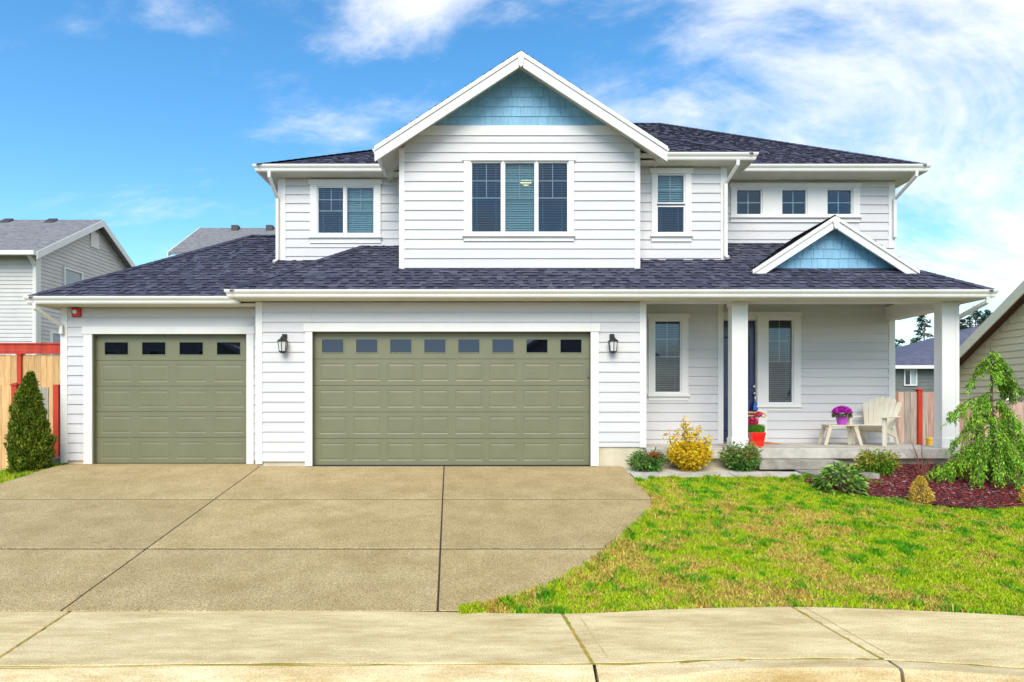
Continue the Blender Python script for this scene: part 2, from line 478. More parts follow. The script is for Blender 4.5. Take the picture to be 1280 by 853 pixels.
# driveway: exposed-aggregate slabs with open joints, rising to the garage
edge_px = [(796, 601), (812, 616), (820, 627), (817, 638), (804, 652), (787, 670), (762, 690), (727, 714), (690, 735), (640, 751), (600, 760), (577, 764)]
edge = smooth_line([Vector(gpt(*p)[:2]).to_3d() for p in edge_px], 4)
edge2 = [(p.x, p.y) for p in edge]
rows = [gpt(600, q)[1] for q in (585, 624, 686, 764)]
j1a, j1b = gpt(322, 585), gpt(75, 764)
j2a, j2b = gpt(555, 585), gpt(547, 764)
def jx(a, b, y): return a[0] + (b[0] - a[0]) * (y - a[1]) / (b[1] - a[1])
def edge_x(y):
    if y >= edge2[0][1]: return edge2[0][0] + (y - edge2[0][1]) * -0.35
    for a, b in zip(edge2, edge2[1:]):
        if b[1] <= y <= a[1]: return a[0] + (b[0] - a[0]) * (y - a[1]) / (b[1] - a[1] - 1e-9)
    return edge2[-1][0]
XL = -7.8
base = []
base += [(XL, 0.5), (XL, rows[3]), (edge2[-1][0], rows[3])] + edge2[::-1] + [(2.30, rows[0]), (2.30, 0.0), (-4.14, 0.0), (-4.14, 0.5)]
dw = MB().slab([(x, y, SL * y - 0.007) for x, y in base if y < 0.4] + [(XL, 0, -.007)], (0, 0, -0.1)).slab([(XL, .5, -.007), (XL, .002, -.007), (-4.14, .002, -.007), (-4.14, .5, -.007)], (0, 0, -.1)).build('driveway', 'joint'); tag(dw, kind='structure')
GAP = 0.009
def dslab(poly):
    pl = [(x, y, SL * min(y, 0)) for x, y in poly]
    return MB().slab(pl, (0, 0, -0.06)).build('concrete_slab', 'aggr', dw, bevel=0.006, seg=1)
for r_ in range(3):
    ya, yb = rows[r_] - .02, rows[r_ + 1] + .02
    if r_ == 2: yb = rows[3] + 0.012
    top = [0.47] if r_ == 0 else [ya]
    # left bay
    if r_ == 0:
        MB().slab([(XL, .49, 0), (XL, -.01, 0), (-4.16, -.01, 0), (-4.16, .49, 0)], (0, 0, -.06)).build('concrete_slab', 'aggr', dw)
        dslab([(XL, -.0102), (jx(j1a, j1b, -0.0102) - GAP, -0.0102), (jx(j1a, j1b, yb) - GAP, yb), (XL, yb)][::-1])
        dslab([(jx(j1a, j1b, -0.01) + GAP, -0.01), (jx(j2a, j2b, -0.01) - GAP, -0.01), (jx(j2a, j2b, yb) - GAP, yb), (jx(j1a, j1b, yb) + GAP, yb)][::-1])
    else:
        dslab([(XL, ya), (jx(j1a, j1b, ya) - GAP, ya), (jx(j1a, j1b, yb) - GAP, yb), (XL, yb)][::-1])
        dslab([(jx(j1a, j1b, ya) + GAP, ya), (jx(j2a, j2b, ya) - GAP, ya), (jx(j2a, j2b, yb) - GAP, yb), (jx(j1a, j1b, yb) + GAP, yb)][::-1])
    yy = np.linspace(-0.01 if r_ == 0 else ya, yb, 16)
    pl = [(jx(j2a, j2b, yy[-1]) + GAP, yy[-1])] + [(edge_x(y) if y < edge2[0][1] else edge2[0][0] - 0.03 * (y - edge2[0][1]), y) for y in yy[::-1]] + [(jx(j2a, j2b, yy[0]) + GAP, yy[0])]
    dslab(pl)

# pavement (sidewalk) slabs, kerb, gutter, street
back_px = [(-260, 764), (88, 764), (480, 764), (703, 767), (850, 761), (990, 758.5), (1120, 762), (1280, 770), (1480, 786)]
front_px = [(-420, 836), (-40, 833), (350, 829), (742, 829), (900, 824), (1040, 822.5), (1108, 824), (1280, 835), (1500, 858)]
backl = [Vector(spt(*p)) for p in back_px]; frontl = [Vector(spt(*p)) for p in front_px]
def on_line(line, x):
    for a, b in zip(line, line[1:]):
        if a.x <= x <= b.x: return a.lerp(b, (x - a.x) / (b.x - a.x))
    return line[-1] if x > line[-1].x else line[0]
back_s = smooth_line(backl, 6); front_s = smooth_line(frontl, 6)
sw = MB()
pl = [p - Vector((0, 0, 0.012)) for p in back_s] + [p - Vector((0, 0, 0.012)) for p in front_s[::-1]]
sw = MB().slab(pl[::-1], (0, 0, -0.1)).build('sidewalk', 'joint'); tag(sw, kind='structure')
def strip(line_a, xa0, xa1, n=14): return [on_line(line_a, xa0 + (xa1 - xa0) * i / n) for i in range(n + 1)]
cuts = [(back_s[0].x, front_s[0].x), (spt(88, 764)[0], spt(-18, 833)[0]), (spt(703, 767)[0], spt(741, 829)[0]), (spt(990, 758.5)[0], spt(1102, 823.5)[0]), (back_s[-1].x, front_s[-1].x)]
for (b0, f0), (b1, f1) in zip(cuts, cuts[1:]):
    b = strip(back_s, b0 + 0.012, b1 - 0.012); f = strip(front_s, f0 + 0.012, f1 - 0.012)
    MB().slab(f + b[::-1], (0, 0, -0.06)).build('concrete_slab', 'walk', sw, bevel=0.008, seg=2)
# tooled lines beside two joints and moss in the joints
for (b0, f0), wd, m in ((cuts[1], 0.014, 'moss'), (cuts[2], 0.022, 'moss'), (cuts[3], 0.018, 'moss')):
    p, q = on_line(back_s, b0), on_line(front_s, f0); dv = (q - p).normalized(); nn = Vector((dv.y, -dv.x, 0)) * wd
    mb = MB(); K = 26; L_, R_ = [], []
    for i in range(K + 1):
        c = p.lerp(q, i / K); c.z = SWZ + random.uniform(-0.012, 0.003); wv = random.uniform(0.5, 1.15)
        L_.append(c - nn * wv); R_.append(c + nn * wv)
    mb.add(L_ + R_, [(i, i + 1, K + 2 + i, K + 1 + i) for i in range(K)]).build('joint_moss', m, sw)
for (b0, f0), off in ((cuts[2], .13), (cuts[3], .10)):
    p, q = on_line(back_s, b0 + off), on_line(front_s, f0 + off); p = p.lerp(q, .03); q = p.lerp(q, .93); dv = (q - p).normalized(); nn = Vector((dv.y, -dv.x, 0)) * .0035
    MB().slab([p - nn + Vector((0, 0, .001)), q - nn + Vector((0, 0, .001)), q + nn + Vector((0, 0, .001)), p + nn + Vector((0, 0, .001))], (0, 0, .003)).build('tooled_line', 'kerb', sw)
# seam between pavement and kerb filled with moss
mb = MB(); nF = len(front_s)
A_ = [p + Vector((0, random.uniform(0.0, 0.012), -0.004 + random.uniform(-0.006, 0.004))) for p in front_s]
B_ = [p + Vector((0, -random.uniform(0.020, 0.040), -0.004 + random.uniform(-0.006, 0.004))) for p in front_s]
mb.add(A_ + B_, [(i, i + nF, i + nF + 1, i + 1) for i in range(nF - 1)]).build('seam_moss', 'moss', sw)

def offset(line, dd):
    o = []
    for i, p in enumerate(line):
        t = (line[min(i + 1, len(line) - 1)] - line[max(i - 1, 0)]).normalized()
        o.append(p + Vector((t.y, -t.x, 0)) * dd)
    return o
k_in, k_out = offset(front_s, 0.022), offset(front_s, 0.165)
kerb = tag(MB().slab([p - Vector((0, 0, 0.13)) for p in k_out] + [p - Vector((0, 0, 0.13)) for p in k_in[::-1]], (0, 0, -0.12)).build('kerb', 'joint'), kind='structure')
kx = [k_out[0].x, spt(742, 829)[0], spt(1108, 824)[0], k_out[-1].x]
for i in range(3):
    f = strip(k_out, kx[i] + 0.012, kx[i + 1] - 0.012, 20); b = strip(k_in, kx[i] + 0.012, kx[i + 1] - 0.012, 20)
    mb = MB(); n = len(f)
    def drop(x): return max(0.0, min(1.0, (kx[1] + 0.1 + 0.9 - x) / 0.9))      # dropped kerb before the driveway
    low = -0.135
    T0 = [p + Vector((0, 0, -0.002)) for p in b]
    T1 = [p + Vector((0, 0.02, -0.004 - 0.055 * drop(p.x))) for p in f]
    T2 = [p + Vector((0, 0, -0.022 - 0.058 * drop(p.x))) for p in f]
    T3 = [p + Vector((0, -0.02, low - 0.01)) for p in f]
    T4 = [p + Vector((0, 0, low - 0.01)) for p in b]
    V_ = T0 + T1 + T2 + T3 + T4; F_ = []
    for a in range(4):
        for j in range(n - 1): F_.append((a * n + j, a * n + j + 1, (a + 1) * n + j + 1, (a + 1) * n + j))
    F_.append(tuple(a * n for a in range(5))); F_.append(tuple(a * n + n - 1 for a in range(4, -1, -1)))
    mb.add(V_, F_).build('kerb_stone', 'kerb', kerb)
gp_in, gp_out = offset(front_s, 0.16), offset(front_s, 0.60)
gpan = MB().slab([p + Vector((0, 0, -0.115)) for p in gp_out] + [p + Vector((0, 0, -0.13)) for p in gp_in[::-1]], (0, 0, -0.1)).build('gutter_pan', 'gutterpan'); tag(gpan, kind='structure')
street = MB().slab([(-60, -60, -0.86), (60, -60, -0.86)] + [p + Vector((0, 0, -0.145 + 0.0)) for p in offset(front_s, 0.59)[::-1]], (0, 0, -0.08)).build('street', 'asphalt'); tag(street, kind='structure')

# lawn sheets
def lawn_back(x): return -0.93 if x < 5.2 else -1.06
def bump(x, y): return 0.012 * math.sin(x * 1.7 + 1) * math.cos(y * 2.1) + 0.008 * math.sin(x * 4.1 + y * 3.3)
def in_lawn(x, y):
    if y > lawn_back(x): return False
    sb = on_line(back_s, x).y
    if y < sb + 0.01: return False
    if x < edge2[-1][0]: return False
    return x > edge_x(max(min(y, edge2[0][1]), edge2[-1][1]))
lv, lf = [], []
NR = 40
ycoords = np.linspace(-0.93, -5.75, NR)
Xn = 46
for y in ycoords:
    xl = edge_x(max(min(y, edge2[0][1]), edge2[-1][1])) + 0.0
    for i in range(Xn):
        x = xl + (14.0 - xl) * (i / (Xn - 1)) ** 1.3
        ybk = on_line(back_s, x).y
        yc = max(y, ybk + 0.005)
        lv.append((x, yc, SL * max(yc, -5.63) - 0.02 + bump(x, yc) * 0.8))
for j in range(NR - 1):
    for i in range(Xn - 1):
        a = j * Xn + i; lf.append((a, a + Xn, a + Xn + 1, a + 1))
lawn = MB().add(lv, lf).build('lawn', 'soil', smooth=True); tag(lawn, kind='structure')

mul_px = [(1008, 602.5), (1020, 607), (1040, 613), (1062, 618), (1100, 622), (1150, 629), (1190, 634), (1235, 637), (1285, 634), (1330, 632)]
mul_front = smooth_line([Vector(gpt(*p)[:2]).to_3d() for p in mul_px], 4)
def mul_y(x):
    if x < mul_front[0].x: return 1
    for a, b in zip(mul_front, mul_front[1:]):
        if a.x <= x <= b.x: return a.y + (b.y - a.y) * (x - a.x) / (b.x - a.x + 1e-9)
    return mul_front[-1].y
mv, mf = [], []; K = 30
xsA = np.linspace(mul_front[0].x, mul_front[-1].x, K)
for t in np.linspace(0, 1, 9):
    for x in xsA:
        y0 = mul_y(x); y = y0 + ((0.04 if x > 6.3 else -1.035) - y0) * t
        hump = 0.05 * math.sin(math.pi * min(1, t * 1.6)) if t < 0.62 else 0.02
        mv.append((x, y, SL * y + 0.012 + hump * 0.6))
for j in range(8):
    for i in range(K - 1):
        a = j * K + i; mf.append((a, a + 1, a + K + 1, a + K))
mbed = MB().add(mv, mf).build('mulch_bed', 'mulchbed', smooth=True); tag(mbed, kind='structure')
# strip of soil between walk and porch
soil = MB().slab([(2.325, -0.5, -0.07), (5.0, -0.5, -0.07), (5.0, 0.1, 0.0), (2.325, 0.1, 0.0)], (0, 0, -0.05)).build('planting_bed', 'found'); tag(soil, kind='structure')
# concrete walk from the driveway to the porch steps
walk = MB().slab([(2.45, -0.93, -0.15), (6.2, -0.93, -0.15), (6.2, -0.5, -0.12), (2.3, -0.5, -0.12)], (0, 0, -0.05)).build('front_walk', 'joint'); tag(walk, kind='structure')
for x0, x1 in ((2.42, 4.02), (4.035, 5.2)):
    a0 = x0 - 0.0
    MB().slab([(2.352 if x0 < 3 else a0, -0.95, SL * -0.95 + 0.006), (x1, -0.95, SL * -0.95 + 0.006), (x1, -0.47, -0.045), (2.338 if x0 < 3 else a0, -0.47, -0.045)], (0, 0, -0.08)).build('concrete_slab', 'porch', walk, bevel=0.008)
box('concrete_slab', 'stepc', walk, 5.215, 6.28, -1.03, -0.36, -0.2, -0.022, bevel=0.012)

# ------------------------------------------------------------------ the house
H = thing('house', 'two-storey white lap-sided house with olive garage doors, blue gables and covered porch', 'house', (0, 3, -0.1))
LAP = 0.178

def wall(x0, x1, z0, z1, Y, core_open, board_open, ref, clip=None, thick=0.14, boards=True):
    """sheathing with openings; every lap board a piece of its own"""
    mb = MB()
    cx = sorted({x0, x1} | {v for o in core_open for v in (o[0], o[1]) if x0 < v < x1})
    cz = sorted({z0, z1} | {v for o in core_open for v in (o[2], o[3]) if z0 < v < z1})
    for a, b in zip(cx, cx[1:]):
        for c, d in zip(cz, cz[1:]):
            mx_, mz = (a + b) / 2, (c + d) / 2
            if any(o[0] < mx_ < o[1] and o[2] < mz < o[3] for o in core_open): continue
            mb.box(a, b, Y, Y + thick, c, d)
    wobj = mb.build('wall', 'sheath', H)
    if not boards: return wobj
    k = math.ceil((ref - z0) / LAP)
    zb = ref - k * LAP
    while zb < z1 - 0.01:
        lo, hi = max(zb, z0), min(zb + LAP, z1)
        if hi - lo > 0.012:
            xa, xb = x0, x1
            if clip: xa, xb = clip(lo, xa, xb)
            segs = [(xa, xb, lo, hi)]
            for o in board_open:
                new = []
                for a, b, c, d in segs:
                    if o[1] <= a or o[0] >= b or o[3] <= c or o[2] >= d: new.append((a, b, c, d)); continue
                    if o[0] > a: new.append((a, o[0], c, d))
                    if o[1] < b: new.append((o[1], b, c, d))
                    m0, m1 = max(a, o[0]), min(b, o[1])
                    if o[2] - c > 0.012: new.append((m0, m1, c, o[2]))
                    if d - o[3] > 0.012: new.append((m0, m1, o[3], d))
                segs = new
            for a, b, c, d in segs:
                if b - a < 0.02: continue
                cutp = [a]
                while b - cutp[-1] > 4.9: cutp.append(cutp[-1] + random.uniform(2.4, 3.66))
                cutp.append(b)
                for p, q in zip(cutp, cutp[1:]):
                    p2, q2 = p + 0.001, q - 0.001
                    tb = 0.0225 - 0.0185 * (c - zb) / LAP; tt = 0.0225 - 0.0185 * (d - zb) / LAP
                    j = random.uniform(-0.0012, 0.0012)
                    pt, qt = clip(d, p2, q2) if clip else (p2, q2)
                    MB().hexa([(p2, Y - 0.001, c), (q2, Y - 0.001, c), (q2, Y - tb - j, c), (p2, Y - tb - j, c)],
                              [(pt, Y - 0.001, d), (qt, Y - 0.001, d), (qt, Y - tt, d), (pt, Y - tt, d)]).build('siding_board', 'siding', wobj)
        zb += LAP
    return wobj

def corner(x0, x1, Y, z0, z1, wrap=0.0, side=1):
    """corner board; wrap gives the return face along the side wall"""
    mb = MB().box(x0, x1, Y - 0.024, Y - 0.0015, z0, z1)
    if wrap:
        xe = x1 if side > 0 else x0
        mb.box(min(xe, xe + side * 0.02), max(xe, xe + side * 0.02), Y - 0.0235, Y + wrap, z0 + 0.001, z1 - 0.001)
    return mb.build('corner_board', 'trim', H)

def window(Y, glass, head, sill, side=None, grid='tophalf', blinds=None, apron=True, hung=False, tilt=0.35, panel=False, doubleh=None):
    """glass: list of (px0,px1,py0,py1); head: (px0,px1,pytop,pybot); sill: (py_top,py_bot,py_apron)
    returns core opening and board opening"""
    gl = [(UX(a, Y), UX(b, Y), UZ(d, Y), UZ(c, Y)) for a, b, c, d in glass]
    hx0, hx1 = UX(head[0], Y), UX(head[1], Y); hz1, hz0 = UZ(head[2], Y), UZ(head[3], Y)
    sz1, sz0, az = UZ(sill[0], Y), UZ(sill[1], Y), UZ(sill[2], Y)
    inset = 0.028
    sx0, sx1 = hx0 + inset, hx1 - inset
    gx0, gx1 = min(q[0] for q in gl), max(q[1] for q in gl); gz0, gz1 = min(q[2] for q in gl), max(q[3] for q in gl)
    fr = 0.022                                     # visible sash width beside the glass
    yo = Y - 0.042                                 # face of the casing
    # sash frames
    mb = MB()
    for a, b, c, d in gl:
        for q in ((a - fr, a, c - fr, d + fr), (b, b + fr, c - fr, d + fr), (a, b, c - fr, c), (a, b, d, d + fr)):
            mb.box(q[0], q[1], Y - 0.012, Y + 0.05, q[2], q[3])
    wn = mb.build('window', 'vinyl', H)
    box('head_casing', 'trim', wn, hx0, hx1, yo - 0.012, Y - 0.002, hz0, hz1)
    ci = 0.0
    box('side_casing', 'trim', wn, sx0, gx0 - fr, yo, Y - 0.0025, sz1, hz0)
    box('side_casing', 'trim', wn, gx1 + fr, sx1, yo, Y - 0.0025, sz1, hz0)
    box('sill', 'trim', wn, hx0 + 0.004, hx1 - 0.004, yo - 0.035, Y - 0.002, sz0, sz1, bevel=0.004)
    if az < sz0 - 0.01: box('apron', 'trim', wn, sx0, sx1, yo + 0.006, Y - 0.002, az, sz0)
    if hz0 - gz1 - fr > 0.004: box('head_filler', 'trim', wn, gx0 - fr, gx1 + fr, yo + 0.004, Y - 0.003, gz1 + fr, hz0)
    if gz0 - fr - sz1 > 0.004: box('bottom_filler', 'trim', wn, gx0 - fr, gx1 + fr, yo + 0.004, Y - 0.003, sz1, gz0 - fr)
    xs_sorted = sorted({(q[0], q[1]) for q in gl})
    for (a0, b0), (a1, b1) in zip(xs_sorted, xs_sorted[1:]):
        if a1 - fr > b0 + fr + 0.002: box('mullion', 'trim', wn, b0 + fr, a1 - fr, yo + 0.005, Y - 0.003, gz0 - fr, gz1 + fr)
    for i, (a, b, c, d) in enumerate(gl):
        MB().box(a - 0.004, b + 0.004, Y + 0.024, Y + 0.029, c - 0.004, d + 0.004).build('pane', 'glass', wn)
        mw = 0.010; mu = []
        if grid == 'tophalf':
            zm = c + (d - c) * 0.50; zq = (zm + d) / 2; xm = (a + b) / 2
            mu = [(a, b, zm - mw, zm + mw), (a, b, zq - mw * .8, zq + mw * .8), (xm - mw * .8, xm + mw * .8, zm, d)]
        elif grid == 'cross' and not (hung and i % 2 == 1):
            zm = (c + d) / 2; xm = (a + b) / 2
            mu = [(a, b, zm - mw, zm + mw), (xm - mw, xm + mw, c, d)]
        if mu:
            mb = MB()
            for kq, q in enumerate(mu): mb.box(q[0], q[1], Y + 0.032 + 0.001 * kq, Y + 0.044 - 0.001 * kq, q[2], q[3])
            mb.build('muntin_grid', 'vinyl', wn)
        bl = blinds[i] if blinds else None
        if bl:
            mname, tl, bottom = bl
            mb = MB(); z = d + 0.0; zb_ = c + (d - c) * bottom
            while z > zb_:
                ca, sa = math.cos(tl), math.sin(tl); hw = 0.024; tk = 0.0016
                y = Y + 0.095 + random.uniform(-0.001, 0.001); t2 = random.uniform(-0.03, 0.03); sa2 = math.sin(tl + t2)
                mb.add([(a - .005, y - hw * ca, z - hw * sa2), (b + .005, y - hw * ca, z - hw * sa2), (b + .005, y + hw * ca, z + hw * sa2), (a - .005, y + hw * ca, z + hw * sa2),
                        (a - .005, y - hw * ca, z - hw * sa2 + tk), (b + .005, y - hw * ca, z - hw * sa2 + tk), (b + .005, y + hw * ca, z + hw * sa2 + tk), (a - .005, y + hw * ca, z + hw * sa2 + tk)],
                       [(0, 1, 2, 3), (7, 6, 5, 4), (0, 4, 5, 1), (1, 5, 6, 2), (2, 6, 7, 3), (3, 7, 4, 0)])
                z -= 0.0445
            for fx in (0.17, 0.83):
                xx = a + (b - a) * fx
                mb.box(xx - 0.003, xx + 0.003, Y + 0.068, Y + 0.070, zb_, d)
            mb.build('blind', mname, wn)
    core = (gx0 - 0.02, gx1 + 0.02, gz0 - 0.02, gz1 + 0.02)
    board = (sx0 + 0.012, sx1 - 0.012, (az if az < sz0 else sz0) + 0.008, hz1 - 0.008)
    return core, board

# --- wall planes (depths from the lap spacing of each wall) ---
YM, YL, YG, YC, YUL, YUR, YP1, YP2 = 0.0, 0.39, 0.39, 0.76, 1.46, 1.60, 1.22, 1.60
XML, XMR = -4.19, 2.73          # main garage wall
XLL = -7.94                     # left garage corner
XGL, XGR = -1.69, 2.71          # cantilevered gable wall
XCR = 4.46                      # middle wall right end
XUL = -4.30                     # upper left corner
XR = 8.21                       # right corner

D_ = ('blind', 0.12, 0.0)
# windows first, so that walls know their openings
cG, bG = window(YG, [(590, 626, 204, 290), (631.5, 668, 204, 290), (673, 709, 204, 290)], (578, 719, 195, 202), (294.5, 297, 302), blinds=[('blind', 0.12, 0), ('tealblind', 1.02, 0), ('blind', 0.14, 0)])
cU, bU = window(YUL, [(398, 429, 235, 291.5), (434, 467, 235, 291.5)], (386.5, 478, 225.5, 231.5), (296, 298.5, 304.5), blinds=[('blind', 0.08, 0), ('tealblind', 1.02, 0)])
cC, bC = window(YC, [(822, 854.5, 219.5, 253.5), (822, 854.5, 259, 290.5)], (812, 865.5, 211.5, 218), (295, 297, 302.5), grid='cross', hung=True, blinds=[('tealblind', 1.0, 0), ('blind', 0.25, 0)])
cT, bT = window(YUR, [(921, 951, 238, 268), (977.5, 1007, 238, 268), (1034, 1064, 238, 268)], (911, 1075.5, 230, 235), (271, 273.5, 278.5), grid='cross')
cP, bP = window(YP1, [(819, 850, 402, 490)], (808.5, 861.5, 392.5, 398), (493, 496, 501), blinds=[('blind', 0.28, 0.0)])
cS, bS = window(YP2, [(960.5, 990, 400.5, 503)], (944, 1001.8, 390.5, 396), (507.5, 509.5, 513.5), blinds=[('blind', 0.34, 0.0)])

# main garage wall
gd = (UX(391, YM), UX(738, YM), 0.0, UZ(415, YM))
wall(XML, gd[0] - 0.02, 0.085, 2.93, YM, [], [(gd[0] - 0.125, 9, 0, UZ(405, YM))], 2.573)
wall(gd[1] + 0.02, XMR, 0.345, 2.93, YM, [], [(-9, gd[1] + 0.125, 0, UZ(405, YM))], 2.573)
wall(gd[0] - 0.02, gd[1] + 0.02, gd[3] + 0.03, 2.93, YM, [], [(gd[0] - .1, gd[1] + .1, 0, UZ(405, YM) - .003)], 2.573)
corner(XML - 0.005, XML + 0.095, YM, 0.04, 2.93, 0.36, -1)
corner(XMR - 0.095, XMR, YM, 0.335, 3.05, 1.15, 1)
# left garage wall
gl_ = (UX(116.5, YL), UX(309, YL), 0.02, UZ(418, YL))
wall(XLL, gl_[0] - 0.02, 0.07, 2.9, YL, [], [(gl_[0] - 0.125, 9, 0, UZ(409, YL))], 2.355)
wall(gl_[1] + 0.02, XML, 0.07, 2.9, YL, [], [(-9, gl_[1] + 0.115, 0, UZ(409, YL))], 2.355)
wall(gl_[0] - 0.02, gl_[1] + 0.02, gl_[3] + 0.03, 2.9, YL, [], [(gl_[0] - .1, gl_[1] + .1, 0, UZ(409, YL) - .003)], 2.355)
corner(XLL - 0.005, XLL + 0.10, YL, 0.03, 2.9, 0.12, -1)
# gable wall (clipped by the rake), upper left, middle, upper right, porch walls
GCX, GAP_Z, GP = 0.515, 7.40, 0.652             # gable centre, apex, pitch
def gclip(z, a, b):
    hw = (GAP_Z - 0.105 - z) / GP
    return max(a, GCX - hw), min(b, GCX + hw)
zfr0, zfr1 = UZ(170, YG), UZ(158, YG)
wall(XGL, XGR, 3.60, zfr0, YG, [cG, (-9, 9, 5.66, 9)], [bG], 5.76, gclip)
corner(XGL - 0.005, XGL + 0.075, YG, 3.57, 5.83, 0.95, -1)
corner(XGR - 0.075, XGR + 0.005, YG, 3.57, 5.83, 0.40, 1)
wall(XUL, XGL, 3.75, 5.70, YUL, [cU], [bU], 5.348)
corner(XUL - 0.005, XUL + 0.13, YUL, 3.93, 5.69, 0.4, -1)
wall(XGR, XCR, 3.75, 5.70, YC, [cC], [bC], 5.316)
corner(XCR - 0.10, XCR, YC, 3.86, 5.66, 0.8, 1)
wall(XCR, XR, 4.2, 5.70, YUR, [cT], [bT], 5.724)
corner(XR - 0.11, XR + 0.005, YUR, 4.3, 5.66, 0.3, 1)
XPW = UX(902.5, YP1)
wall(XMR, XPW - 0.0, 0.325, 3.2, YP1, [cP], [bP], 2.20)
corner(UX(897, YP1), XPW, YP1, 0.33, 3.19, 0.36, 1)
dr = (UX(902, YP2) - 0.2, UX(946, YP2), 0.34, UZ(400, YP2))
wall(XPW, XR, 0.325, 3.2, YP2, [cS, (dr[0], dr[1], 0.325, dr[3])], [bS, (-9, dr[1] + 0.2, 0, UZ(391, YP2))], 2.379)
corner(XR - 0.10, XR + 0.005, YP2, 0.33, 3.19, 0.3, 1)
# white panels between the three small upper windows
# side, rear and inner walls (seen only from the side)
mb = MB().box(XLL, XLL + .12, YL + .14, 5.4, -.1, 2.95); mb.build('wall', 'siding', H)
mb = MB().box(XML, XML + .12, YM + .14, YL, -.1, 2.95); mb.build('wall', 'siding', H)
MB().box(XMR - .12, XMR - 0.002, YM + .14, YP1, .32, 3.2).build('wall', 'siding', H)
MB().box(XPW - .12, XPW - 0.002, YP1 + .14, YP2, .32, 3.2).build('wall', 'siding', H)
MB().box(XR - .12, XR, YP2 + .14, 9.0, -.3, 5.7).build('wall', 'siding', H)
MB().box(XUL, XUL + .12, YUL + .14, 9.0, 2.9, 5.7).build('wall', 'siding', H)
MB().box(XGL, XGL + .12, YG + .14, YUL, 3.6, 5.7).build('wall', 'siding', H)
MB().box(XGR - .12, XGR, YG + .14, YC, 3.6, 5.7).build('wall', 'siding', H)
MB().box(XCR - .12, XCR, YC + .14, YUR, 3.85, 5.7).build('wall', 'siding', H)
MB().box(XLL, XR, 9.0, 9.12, -.3, 5.7).build('wall', 'siding', H)
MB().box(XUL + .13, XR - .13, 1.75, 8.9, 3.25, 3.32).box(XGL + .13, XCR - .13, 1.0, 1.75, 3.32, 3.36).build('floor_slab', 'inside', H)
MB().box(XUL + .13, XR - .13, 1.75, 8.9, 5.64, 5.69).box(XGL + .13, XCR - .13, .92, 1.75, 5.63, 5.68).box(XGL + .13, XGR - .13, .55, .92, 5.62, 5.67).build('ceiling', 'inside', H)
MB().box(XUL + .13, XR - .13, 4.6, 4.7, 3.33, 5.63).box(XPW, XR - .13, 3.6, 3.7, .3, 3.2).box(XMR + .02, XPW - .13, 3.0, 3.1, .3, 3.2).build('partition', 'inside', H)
# foundation
for q in ((XML, gd[0] - .13, YM + 0.015, YM + .2, -.1, 0.095), (gd[1] + .13, XMR, YM + 0.015, YM + .2, -.1, 0.355), (XLL, gl_[0] - .12, YL + .015, YL + .2, -.15, .08), (gl_[1] + .12, XML, YL + .015, YL + .2, -.15, .08), (XMR - .14, XMR - .002, YM + .21, 1.3, -.15, .35)):
    box('foundation', 'found', H, *q)
hb0, hb1 = (GAP_Z - .105 - zfr0) / GP, (GAP_Z - .105 - zfr1) / GP
MB().xz([(GCX - hb0, zfr0), (GCX + hb0, zfr0), (GCX + hb1, zfr1), (GCX - hb1, zfr1)], YG - .03, YG - .001).build('frieze_board', 'trim', H)
MB().xz([(XGL, 5.66), (XGR, 5.66), (XGR, min(5.9, GAP_Z - .12 - GP * (XGR - GCX))), (GCX + hb0, zfr0), (GCX - hb0, zfr0), (XGL, min(5.9, GAP_Z - .12 - GP * (GCX - XGL)))], YG, YG + .1).build('gable_sheathing', 'sheath', H)
# skirt under the cantilevered gable wall
box('skirt_board', 'trim', H, XGL - .004, XGR + .004, YG - .02, YG + .1, 3.565, 3.60)

